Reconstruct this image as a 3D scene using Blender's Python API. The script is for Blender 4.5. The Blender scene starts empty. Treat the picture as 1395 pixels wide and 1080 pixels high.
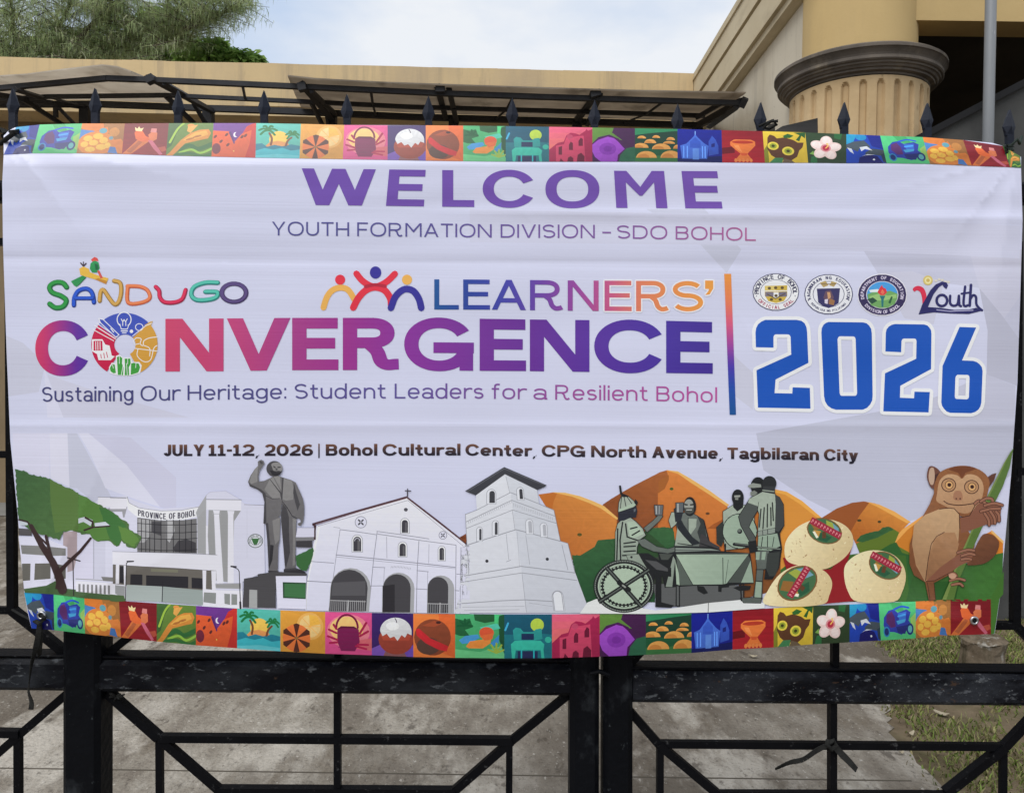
import bpy, bmesh, math, random
import numpy as np
from mathutils import Vector, Matrix
from mathutils.geometry import delaunay_2d_cdt
random.seed(7)
R = math.radians
scene = bpy.context.scene
# ------------------------------------------------------------ camera, sky, sun
FPX, CX, CY = 1095.0, 697.5, 540.0          # focal length and centre of the photograph, in its pixels
DCAM, EYE = 1.916, 1.52                     # metres from banner plane (y = 0), eye height
PITCH, ROLL = R(-1.2), R(0.8)
cam_d = bpy.data.cameras.new('camera'); cam = bpy.data.objects.new('camera', cam_d)
scene.collection.objects.link(cam)
cam_d.sensor_width = 36; cam_d.lens = 36 * FPX / 1395; cam_d.clip_start = 0.05; cam_d.clip_end = 2000
CM = Matrix.Rotation(R(90) + PITCH, 3, 'X') @ Matrix.Rotation(ROLL, 3, 'Z')
cam.matrix_world = Matrix.Translation((0, -DCAM, EYE)) @ CM.to_4x4()
scene.camera = cam
scene.view_settings.view_transform = 'Standard'; scene.view_settings.look = 'None'
scene.view_settings.exposure = 0.3; scene.view_settings.gamma = 1.0
SUN_EL, SUN_AZ = R(52), R(215)              # azimuth clockwise from +Y (north); 215 = behind the camera, to the left
world = bpy.data.worlds.new('World'); scene.world = world; world.use_nodes = True
wn = world.node_tree.nodes; wl = world.node_tree.links
bg = wn['Background']
sky = wn.new('ShaderNodeTexSky'); sky.sky_type = 'NISHITA'; sky.sun_disc = False
sky.sun_elevation = SUN_EL; sky.sun_rotation = SUN_AZ; sky.air_density = 1.0; sky.dust_density = 2.0
tc = wn.new('ShaderNodeTexCoord')
mp = wn.new('ShaderNodeMapping'); mp.inputs['Scale'].default_value = (1.0, 1.0, 2.2)
nz = wn.new('ShaderNodeTexNoise'); nz.inputs['Scale'].default_value = 2.3; nz.inputs['Detail'].default_value = 6; nz.inputs['Roughness'].default_value = .52
rp = wn.new('ShaderNodeValToRGB')
rp.color_ramp.elements[0].position = .39; rp.color_ramp.elements[0].color = (5.6, 6.7, 8.5, 1)
rp.color_ramp.elements[1].position = .57; rp.color_ramp.elements[1].color = (8.6, 8.85, 9.2, 1)
mx = wn.new('ShaderNodeMixRGB'); mx.inputs[0].default_value = .9
wl.new(tc.outputs['Generated'], mp.inputs[0]); wl.new(mp.outputs[0], nz.inputs['Vector'])
wl.new(nz.outputs[0], rp.inputs[0]); wl.new(sky.outputs[0], mx.inputs[1]); wl.new(rp.outputs[0], mx.inputs[2])
wl.new(mx.outputs[0], bg.inputs[0]); bg.inputs[1].default_value = 0.088
sun_d = bpy.data.lights.new('sun', 'SUN'); sun_d.energy = 1.5; sun_d.angle = R(40); sun_d.color = (1, .975, .94)
sun = bpy.data.objects.new('sun', sun_d); scene.collection.objects.link(sun)
sv = Vector((math.sin(SUN_AZ) * math.cos(SUN_EL), math.cos(SUN_AZ) * math.cos(SUN_EL), math.sin(SUN_EL)))
sun.rotation_euler = sv.to_track_quat('Z', 'Y').to_euler(); sun.location = (-4, -8, 9)

CAM = Vector((0, -DCAM, EYE))
def ray(px, py):
    return CM @ Vector(((px - CX) / FPX, -(py - CY) / FPX, -1))
def at(px, py, y):
    """the point of the vertical plane at distance y behind the banner that the photograph shows at px, py"""
    v = ray(px, py); return CAM + v * ((y + DCAM) / v.y)
def atz(px, py, z):
    v = ray(px, py); return CAM + v * ((z - EYE) / v.z)

# ------------------------------------------------------------ helpers
def link(o): scene.collection.objects.link(o); return o
def tag(o, label=None, cat=None, group=None, kind=None):
    if label: o['label'] = label
    if cat: o['category'] = cat
    if group: o['group'] = group
    if kind: o['kind'] = kind
    return o
def empty(name, loc, label, cat, group=None):
    o = bpy.data.objects.new(name, None); o.empty_display_size = .1; link(o); o.location = loc
    bpy.context.view_layer.update()
    return tag(o, label, cat, group)
def lin(c):
    return tuple((x / 255 / 12.92) if x / 255 <= .04045 else ((x / 255 + .055) / 1.055) ** 2.4 for x in c)
def obj(name, bm, mat, parent=None, smooth=False):
    me = bpy.data.meshes.new(name)
    if parent is not None:
        bm.transform(Matrix.Translation(-Vector(parent.matrix_world.translation)))
    bm.normal_update(); bm.to_mesh(me); bm.free()
    if mat is not None: me.materials.append(mat)
    if smooth:
        for p in me.polygons: p.use_smooth = True
    o = bpy.data.objects.new(name, me); link(o)
    if parent is not None: o.parent = parent
    return o
def hexa(bm, P):
    """eight corners: bottom four then top four, same turning"""
    v = [bm.verts.new(p) for p in P]
    for f in ((3, 2, 1, 0), (4, 5, 6, 7), (0, 1, 5, 4), (1, 2, 6, 5), (2, 3, 7, 6), (3, 0, 4, 7)):
        bm.faces.new([v[i] for i in f])
def box(bm, x0, x1, y0, y1, z0, z1):
    hexa(bm, [(x0, y0, z0), (x1, y0, z0), (x1, y1, z0), (x0, y1, z0), (x0, y0, z1), (x1, y0, z1), (x1, y1, z1), (x0, y1, z1)])
def bar(bm, a, b, w, d, up=(0, 1, 0), bev=0.0):
    """square bar from a to b: w across, d along 'up'"""
    a = Vector(a); b = Vector(b); t = (b - a).normalized(); u = Vector(up); u = (u - t * u.dot(t)).normalized(); s = t.cross(u)
    P = []
    if bev <= 0:
        prof = [(-w/2, -d/2), (w/2, -d/2), (w/2, d/2), (-w/2, d/2)]
    else:
        c = bev; prof = [(-w/2+c, -d/2), (w/2-c, -d/2), (w/2, -d/2+c), (w/2, d/2-c), (w/2-c, d/2), (-w/2+c, d/2), (-w/2, d/2-c), (-w/2, -d/2+c)]
    r0 = [bm.verts.new(a + s * x + u * y) for x, y in prof]; r1 = [bm.verts.new(b + s * x + u * y) for x, y in prof]
    n = len(prof)
    for i in range(n): bm.faces.new((r0[i], r0[(i+1) % n], r1[(i+1) % n], r1[i]))
    bm.faces.new(r0[::-1]); bm.faces.new(r1)
def tube(bm, pts, rad, n=8):
    pts = [Vector(p) for p in pts]; rings = []
    for i, p in enumerate(pts):
        t = (pts[min(i+1, len(pts)-1)] - pts[max(i-1, 0)]).normalized()
        ref = Vector((0, 0, 1)) if abs(t.z) < .9 else Vector((1, 0, 0))
        u = t.cross(ref).normalized(); w = t.cross(u)
        r = rad[i] if isinstance(rad, (list, tuple)) else rad
        rings.append([bm.verts.new(p + (u * math.cos(2*math.pi*k/n) + w * math.sin(2*math.pi*k/n)) * r) for k in range(n)])
    for a, b in zip(rings, rings[1:]):
        for k in range(n): bm.faces.new((a[k], a[(k+1) % n], b[(k+1) % n], b[k]))
    bm.faces.new(rings[0][::-1]); bm.faces.new(rings[-1])
def lathe(bm, prof, cx, cy, n=64, flute=None):
    """prof: (radius, z); flute(angle, z) -> radius change"""
    rings = []
    for r, z in prof:
        rings.append([bm.verts.new((cx + r * math.cos(2*math.pi*k/n), cy + r * math.sin(2*math.pi*k/n), z)) for k in range(n)])
    for a, b in zip(rings, rings[1:]):
        for k in range(n): bm.faces.new((a[k], a[(k+1) % n], b[(k+1) % n], b[k]) if prof[0][1] < prof[-1][1] else (a[k], b[k], b[(k+1) % n], a[(k+1) % n]))
    for (r, z), flip in ((prof[0], prof[0][1] < prof[-1][1]), (prof[-1], prof[0][1] >= prof[-1][1])):
        c = [bm.verts.new((cx + r * math.cos(2*math.pi*k/n), cy + r * math.sin(2*math.pi*k/n), z)) for k in range(n)]
        bm.faces.new(c[::-1] if flip else c)
def BM(): return bmesh.new()

def mat(name, base, rough=.6, spec=.4, metal=0.0):
    m = bpy.data.materials.new(name); m.use_nodes = True
    b = m.node_tree.nodes['Principled BSDF']
    b.inputs['Base Color'].default_value = (*base, 1); b.inputs['Roughness'].default_value = rough
    b.inputs['Specular IOR Level'].default_value = spec; b.inputs['Metallic'].default_value = metal
    return m
def noisemat(name, cols, scale=4.0, detail=8, rough=.8, spec=.25, bump=.15, stretch=(1, 1, 1), bscale=None, rough_n=.6, metal=0.0, extra=None):
    """cols: list of (position, linear rgb) along a noise ramp; extra: second list of (scale, (p0, p1), rgb, amount, stretch) stain layers"""
    m = mat(name, cols[0][1], rough, spec, metal); nt = m.node_tree; N = nt.nodes; L = nt.links; b = N['Principled BSDF']
    t = N.new('ShaderNodeTexCoord'); mpn = N.new('ShaderNodeMapping'); mpn.inputs['Scale'].default_value = stretch
    n = N.new('ShaderNodeTexNoise'); n.inputs['Scale'].default_value = scale; n.inputs['Detail'].default_value = detail; n.inputs['Roughness'].default_value = rough_n
    r = N.new('ShaderNodeValToRGB'); e = r.color_ramp.elements
    while len(e) < len(cols): e.new(.5)
    for k, (p, c) in enumerate(cols): e[k].position = p; e[k].color = (*c, 1)
    L.new(t.outputs['Object'], mpn.inputs[0]); L.new(mpn.outputs[0], n.inputs['Vector']); L.new(n.outputs[0], r.inputs[0])
    out = r.outputs[0]
    for (sc, (p0, p1), c, amt, st) in (extra or []):
        mp2 = N.new('ShaderNodeMapping'); mp2.inputs['Scale'].default_value = st; mp2.inputs['Location'].default_value = (sc * 1.7, 3.1, sc)
        n2 = N.new('ShaderNodeTexNoise'); n2.inputs['Scale'].default_value = sc; n2.inputs['Detail'].default_value = 9; n2.inputs['Roughness'].default_value = .65
        r2 = N.new('ShaderNodeValToRGB'); r2.color_ramp.elements[0].position = p0; r2.color_ramp.elements[0].color = (0, 0, 0, 1)
        r2.color_ramp.elements[1].position = p1; r2.color_ramp.elements[1].color = (amt, amt, amt, 1)
        mxx = N.new('ShaderNodeMixRGB'); mxx.inputs[2].default_value = (*c, 1)
        L.new(t.outputs['Object'], mp2.inputs[0]); L.new(mp2.outputs[0], n2.inputs['Vector']); L.new(n2.outputs[0], r2.inputs[0])
        L.new(r2.outputs[0], mxx.inputs[0]); L.new(out, mxx.inputs[1]); out = mxx.outputs[0]
    L.new(out, b.inputs['Base Color'])
    if bump:
        nb = N.new('ShaderNodeTexNoise'); nb.inputs['Scale'].default_value = bscale or scale * 6; nb.inputs['Detail'].default_value = 6
        bp = N.new('ShaderNodeBump'); bp.inputs['Strength'].default_value = bump; bp.inputs['Distance'].default_value = .01
        L.new(t.outputs['Object'], nb.inputs['Vector']); L.new(nb.outputs[0], bp.inputs['Height']); L.new(bp.outputs[0], b.inputs['Normal'])
    return m
# ------------------------------------------------------------ the print on the banner: contours in the print's own flat layout
def pts(s, crop=None):
    """'x,y x,y ...' -> points; crop = (x0, y0, scale) of an enlarged detail"""
    out = []
    for q in s.split():
        x, y = q.split(','); x = float(x); y = float(y)
        if crop: x = crop[0] + x / crop[2]; y = crop[1] + y / crop[2]
        out.append((x, y))
    return out
def spline(P, n=6, closed=False):
    out = []; m = len(P)
    rng = range(m if closed else m - 1)
    for i in rng:
        g = (lambda k: P[k % m]) if closed else (lambda k: P[min(max(k, 0), m - 1)])
        p0, p1, p2, p3 = g(i-1), g(i), g(i+1), g(i+2)
        for k in range(n):
            t = k / n; t2 = t*t; t3 = t2*t
            out.append(tuple(.5 * (2*p1[j] + (p2[j]-p0[j])*t + (2*p0[j]-5*p1[j]+4*p2[j]-p3[j])*t2 + (3*p1[j]-p0[j]-3*p2[j]+p3[j])*t3) for j in (0, 1)))
    if not closed: out.append(P[-1])
    return out
def ell(cx, cy, rx, ry=None, rot=0, n=22, a0=0, a1=360):
    ry = rx if ry is None else ry; c, s = math.cos(R(rot)), math.sin(R(rot)); out = []
    full = abs(a1 - a0) >= 360
    for k in range(n if full else n + 1):
        a = R(a0 + (a1 - a0) * k / n); x, y = rx*math.cos(a), ry*math.sin(a); out.append((cx + x*c - y*s, cy + x*s + y*c))
    return out
def stroke(P, w, cap=True, closed=False, w2=None):
    """polyline ribbon with round joins -> list of contours"""
    out = []; n = len(P)
    segs = list(zip(P, P[1:])) + ([(P[-1], P[0])] if closed else [])
    for i, (a, b) in enumerate(segs):
        dx, dy = b[0]-a[0], b[1]-a[1]; l = math.hypot(dx, dy)
        if l < 1e-6: continue
        wa = w if w2 is None else w + (w2 - w) * i / len(segs); wb = w if w2 is None else w + (w2 - w) * (i+1) / len(segs)
        nx, ny = -dy/l/2, dx/l/2
        out.append([(a[0]+nx*wa, a[1]+ny*wa), (b[0]+nx*wb, b[1]+ny*wb), (b[0]-nx*wb, b[1]-ny*wb), (a[0]-nx*wa, a[1]-ny*wa)])
    for i, p in enumerate(P):
        if not cap and not closed and i in (0, n-1): continue
        ww = w if w2 is None else w + (w2 - w) * i / max(1, n-1)
        out.append(ell(p[0], p[1], ww/2, n=8))
    return out
def ring(cx, cy, rx, ry, t, rot=0): return [ell(cx, cy, rx, ry, rot), ell(cx, cy, rx - t, ry - t, rot)]
def rrect(x0, y0, x1, y1): return [(x0, y0), (x1, y0), (x1, y1), (x0, y1)]
def jag(P, amp, step, seed=1):
    rnd = random.Random(seed); out = []; m = len(P)
    for i in range(m):
        a, b = P[i], P[(i+1) % m]; l = math.hypot(b[0]-a[0], b[1]-a[1]); k = max(1, int(l/step))
        for j in range(k):
            t = j/k; out.append((a[0]+(b[0]-a[0])*t + rnd.uniform(-amp, amp), a[1]+(b[1]-a[1])*t + rnd.uniform(-amp, amp)))
    return out
def arch(cx, y0, y1, w, lean=0):
    """round headed opening: top y0, bottom y1"""
    r = w/2; P = [(cx - r - lean*0, y1), (cx - r + lean, y0 + r)]
    P += [(cx + lean + r*math.cos(a), y0 + r - r*math.sin(a)) for a in [math.pi*(1-k/10) for k in range(11)]]
    P += [(cx + r, y1)]; return P
def duo(c0, c1, x0, y0, x1, y1, mott=0.0):
    """printed colour blend between two points, with a little mottling"""
    L2 = (x1-x0)**2 + (y1-y0)**2
    def f(x, y):
        t = min(1, max(0, ((x-x0)*(x1-x0) + (y-y0)*(y1-y0))/L2)); m = 1 + mott*(math.sin(x*.9+y*.37)*math.sin(y*1.1-x*.23) + .6*math.sin(x*2.3)*math.sin(y*2.7))
        return tuple(max(0, min(255, (c0[j]+(c1[j]-c0[j])*t)*m)) for j in range(3))
    return f
def tri_grad(stops, axis=0):
    """colour along x (axis 0) or y (axis 1)"""
    def f(x, y):
        v = (x, y)[axis]
        if v <= stops[0][0]: return stops[0][1]
        for (a, ca), (b, cb) in zip(stops, stops[1:]):
            if v <= b:
                t = (v-a)/(b-a); return tuple(ca[j]+(cb[j]-ca[j])*t for j in range(3))
        return stops[-1][1]
    return f
class Print:
    """one printed motif: painter's order of shapes, flattened into one mesh"""
    def __init__(self, name, level=1, label=None): self.name = name; self.level = level; self.S = []; self.label = label; self.clip = False
    def add(self, col, *contours, mode='any'): self.S.append((list(contours), col, mode)); return self
    def p(self, col, s, crop=None, jagged=None, smooth=False):
        P = pts(s, crop)
        if smooth: P = spline(P, 4, True)
        if jagged: P = jag(P, *jagged)
        return self.add(col, P)
    def l(self, col, s, w, crop=None, smooth=False, cap=True, closed=False):
        P = pts(s, crop)
        if smooth: P = spline(P, 5)
        return self.add(col, *stroke(P, w / (crop[2] if crop else 1), cap, closed))
    def flatten(self):
        V = []; F = []; owner = []
        for k, (cs, col, mode) in enumerate(self.S):
            for c in cs:
                Q = [(x, -y) for x, y in c]
                D = [Q[0]]
                for q in Q[1:]:
                    if abs(q[0]-D[-1][0]) + abs(q[1]-D[-1][1]) > 1e-3: D.append(q)
                while len(D) > 3 and abs(D[0][0]-D[-1][0]) + abs(D[0][1]-D[-1][1]) < 1e-3: D.pop()
                if len(D) < 3: continue
                ar = sum(D[i][0]*D[(i+1) % len(D)][1] - D[(i+1) % len(D)][0]*D[i][1] for i in range(len(D)))
                if abs(ar) < 1e-3: continue
                if ar < 0: D = D[::-1]
                F.append(list(range(len(V), len(V)+len(D)))); V += [Vector(q) for q in D]; owner.append(k)
        vs, es, fs, ov, oe, of = delaunay_2d_cdt(V, [], F, 0, 1e-5)
        T = [f for f in fs if len(f) == 3]
        A = np.array([[vs[i][0], vs[i][1]] for i in range(len(vs))]); C = A[np.array(T)].mean(axis=1)
        best = np.full(len(T), -1)
        byshape = {}
        for f, k in zip(F, owner): byshape.setdefault(k, []).append(np.array([[V[i][0], V[i][1]] for i in f]))
        for k in range(len(self.S)):
            if k in byshape:
                tot = np.zeros(len(T), int)
                for Q in byshape[k]:
                    sel = np.where((C[:, 0] > Q[:, 0].min()) & (C[:, 0] < Q[:, 0].max()) & (C[:, 1] > Q[:, 1].min()) & (C[:, 1] < Q[:, 1].max()))[0]
                    if not len(sel): continue
                    P0 = C[sel]; w = np.zeros(len(sel), int); N = np.roll(Q, -1, 0)
                    for (ax, ay), (bx, by) in zip(Q, N):
                        cr = (bx-ax)*(P0[:, 1]-ay) - (P0[:, 0]-ax)*(by-ay)
                        w += ((ay <= P0[:, 1]) & (by > P0[:, 1]) & (cr > 0)).astype(int) - ((ay > P0[:, 1]) & (by <= P0[:, 1]) & (cr < 0)).astype(int)
                    tot[sel] += (w != 0)
                hit = (tot > 0) if self.S[k][2] == 'any' else (tot % 2 == 1)
                if k == 0: base = hit.copy()
                best[hit & base if self.clip else hit] = k
        return [([(vs[i][0], -vs[i][1]) for i in f], int(b)) for f, b in zip(T, best) if b >= 0]
CELL = 6.0
def clip_axis(poly, ax, size):
    lo = min(p[ax] for p in poly); hi = max(p[ax] for p in poly)
    i0 = math.floor(lo/size + 1e-9); i1 = math.ceil(hi/size - 1e-9)
    if i1 - i0 <= 1: return [poly]
    out = []; rest = poly
    for i in range(i0 + 1, i1):
        c = i * size; A = []; B = []; n = len(rest)
        for k in range(n):
            p, q = rest[k], rest[(k+1) % n]; dp, dq = p[ax]-c, q[ax]-c
            if dp <= 0: A.append(p)
            if dp >= 0: B.append(p)
            if dp*dq < 0:
                t = dp/(dp-dq); x = (p[0]+(q[0]-p[0])*t, p[1]+(q[1]-p[1])*t)
                x = (c, x[1]) if ax == 0 else (x[0], c); A.append(x); B.append(x)
        if len(A) >= 3: out.append(A)
        rest = B
        if len(rest) < 3: break
    if len(rest) >= 3: out.append(rest)
    return out
# relief of the hung vinyl (metres towards the viewer) over its flat layout
def relief(u, v):
    u = np.asarray(u, float); v = np.asarray(v, float)
    s = np.sin; e = np.exp
    d = 0.010 + 0.012 * np.clip((v - 230) / 600, 0, 1)                         # bulges low down, where it lies over the rail
    top = np.clip((226 - v) / 55, 0, 1.3); d = d - 0.038 * top ** 1.25          # top strip leans back over the bars
    env = np.clip((v - 225) / 60, 0, 1) * np.clip((640 - v) / 250, 0, 1)
    d = d + env * 0.0005 * s(2*math.pi*(v + 6*s(u/170.)) / 78. + 1.0)
    d = d + 0.0005 * s(2*math.pi*(v + .05*u) / 46. + s(u/90.)) * np.clip((430 - v)/120, 0, 1) * np.clip((v-230)/30, 0, 1)
    d = d + 0.0024 * e(-((v - (281 + .012*u)) / 7.) ** 2) * np.clip((u-500)/300., .15, 1)          # pressed fold lines
    d = d - 0.0015 * e(-((v - (352 + .008*u)) / 6.) ** 2)
    d = d + 0.0015 * e(-((v - 580) / 6.) ** 2)
    d = d + 0.0022 * s((u + .35*v) / 62.) * np.clip((v - 560)/200, 0, 1) * np.clip((600-u)/500, 0, 1)
    # drags from the tied corners
    for (cu, cv, a0, amp, fr) in ((45, 845, 0, .0042, 9.), (1345, 850, 0, .0050, 8.), (10, 195, 0, .0034, 8.), (1385, 215, 0, .0040, 8.)):
        du, dv = u - cu, v - cv; r = np.hypot(du, dv) + 1e-6; a = np.arctan2(dv, du)
        d = d + amp * s(a * fr + r / 260.) * e(-r / 170.) * np.clip((r - 25) / 110., 0, 1)
    for (ax, ay, bx, by, amp, w) in ((48,842,170,560,.0032,7.),(48,842,262,742,.0028,6.),(50,840,70,600,.0026,6.),(46,845,330,870,.0020,6.),(1344,850,1215,610,.0032,8.),(1344,850,1290,520,.0028,7.),(1345,850,1080,820,.0022,6.),(12,190,120,330,.0026,7.),(12,190,60,420,.0022,6.),(12,190,330,262,.0018,6.),(1386,215,1270,360,.0030,8.),(1386,215,1180,268,.0024,7.),(1386,215,1345,480,.0026,7.),(640,232,760,330,.0010,6.),(1000,420,1110,585,.0010,6.)):
        L_ = math.hypot(bx-ax, by-ay); tx, ty = (bx-ax)/L_, (by-ay)/L_; al = (u-ax)*tx + (v-ay)*ty; pd = np.abs(-(u-ax)*ty + (v-ay)*tx)
        d = d + amp * e(-pd / (w * (1 + np.clip(al, 0, None)/160.))) * np.clip(al / 40., 0, 1) * np.clip((L_ - al) / (L_*.6), 0, 1)
    d = d + (.0052 * e(-((v - (203 + .02*(u-1150))) / 9.) ** 2)) * np.clip((u-1120)/60., 0, 1) * np.clip((1370-u)/40., 0, 1)
    d = d + .0012 * s(v/9. + u/130.) * np.clip((218-v)/12., 0, 1) * np.clip((u-900)/300., .15, 1) * np.clip((1380-u)/30., 0, 1)
    d = d + 0.0055 * s((u - 1395) / 45. + v / 160.) * np.clip((u - 1180)/215., 0, 1)
    d = d + 0.0050 * s(u / 40. - v / 150.) * np.clip((190 - u)/190., 0, 1)
    d = d + 0.004 * s(u / 210. + .7) * s(v / 240. + .3) + 0.0012 * s(u / 57. + v / 33.) * s(v / 71. - u / 97.)
    return d
M3 = np.array([[CM[i][j] for j in range(3)] for i in range(3)])
def on_banner(u, v, lift=0.0):
    u = np.asarray(u, float); v = np.asarray(v, float)
    dirs = np.stack([(u - CX)/FPX, -(v - CY)/FPX, -np.ones_like(u)], -1) @ M3.T
    y = -relief(u, v) - lift
    t = (y + DCAM) / dirs[..., 1]
    return np.array([0, -DCAM, EYE]) + dirs * t[..., None]
WHITE_SEEN = lin((203, 202, 209))
def ink(c):
    l = lin(c); return tuple(min(.93, .74 * l[j] / WHITE_SEEN[j]) for j in range(3))
def build_print(pr, material, parent):
    tris = pr.flatten(); polys = []; cols = []
    for tri, k in tris:
        for strip in clip_axis(tri, 0, CELL):
            for c in clip_axis(strip, 1, CELL): polys.append(c); cols.append(k)
    idx = {}; uv = []; faces = []; fc = []
    for c, k in zip(polys, cols):
        f = []
        for p in c:
            key = (round(p[0], 3), round(p[1], 3))
            if key not in idx: idx[key] = len(uv); uv.append(key)
            i = idx[key]
            if not f or (f[-1] != i and i not in f): f.append(i)
        if len(f) < 3: continue
        ar = sum(uv[f[i]][0]*uv[f[(i+1) % len(f)]][1] - uv[f[(i+1) % len(f)]][0]*uv[f[i]][1] for i in range(len(f)))
        if abs(ar) < 2e-3: continue
        if ar > 0: f = f[::-1]
        faces.append(f); fc.append(k)
    A = np.array(uv); lift = .0007 * pr.level
    co = on_banner(A[:, 0], A[:, 1], lift); h = 1.0
    tu = on_banner(A[:, 0]+h, A[:, 1]) - on_banner(A[:, 0]-h, A[:, 1]); tv = on_banner(A[:, 0], A[:, 1]+h) - on_banner(A[:, 0], A[:, 1]-h)
    nn = np.cross(tv, tu); nn /= np.linalg.norm(nn, axis=1)[:, None]
    nn[nn[:, 1] > 0] *= -1
    co = co - np.array(parent.matrix_world.translation)
    me = bpy.data.meshes.new(pr.name); me.from_pydata(co.tolist(), [], faces)
    ca = me.color_attributes.new('print', 'FLOAT_COLOR', 'CORNER')
    data = np.ones((len(me.loops), 4), np.float32); li = 0; cache = {}
    for f, k in zip(faces, fc):
        col = pr.S[k][1]
        if callable(col):
            for i in f: data[li, :3] = ink(col(*uv[i])); li += 1
        else:
            if col not in cache: cache[col] = ink(col)
            data[li:li+len(f), :3] = cache[col]; li += len(f)
    ca.data.foreach_set('color', data.ravel())
    me.polygons.foreach_set('use_smooth', [True]*len(me.polygons))
    me.materials.append(material)
    me.normals_split_custom_set_from_vertices([tuple(x) for x in nn])
    o = bpy.data.objects.new(pr.name, me); link(o); o.parent = parent
    if pr.label: o['label'] = pr.label
    return o
def vinyl_material():
    m = mat('printed vinyl', (.8, .8, .8), .29, .36); N = m.node_tree.nodes; L = m.node_tree.links; b = N['Principled BSDF']
    a = N.new('ShaderNodeVertexColor'); a.layer_name = 'print'
    t = N.new('ShaderNodeTexCoord'); q = N.new('ShaderNodeMapping'); q.inputs['Scale'].default_value = (1.2, 1, 260)
    n = N.new('ShaderNodeTexNoise'); n.inputs['Scale'].default_value = 1.0; n.inputs['Detail'].default_value = 3
    bp = N.new('ShaderNodeBump'); bp.inputs['Strength'].default_value = .16; bp.inputs['Distance'].default_value = .002
    r = N.new('ShaderNodeMapRange'); r.inputs['To Min'].default_value = .95; r.inputs['To Max'].default_value = 1.04
    mx = N.new('ShaderNodeMixRGB'); mx.blend_type = 'MULTIPLY'; mx.inputs[0].default_value = 1
    L.new(t.outputs['Object'], q.inputs[0]); L.new(q.outputs[0], n.inputs['Vector']); L.new(n.outputs[0], bp.inputs['Height']); L.new(bp.outputs[0], b.inputs['Normal'])
    L.new(n.outputs[0], r.inputs[0]); L.new(a.outputs[0], mx.inputs[1]); L.new(r.outputs[0], mx.inputs[2]); L.new(mx.outputs[0], b.inputs['Base Color'])
    return m
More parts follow.
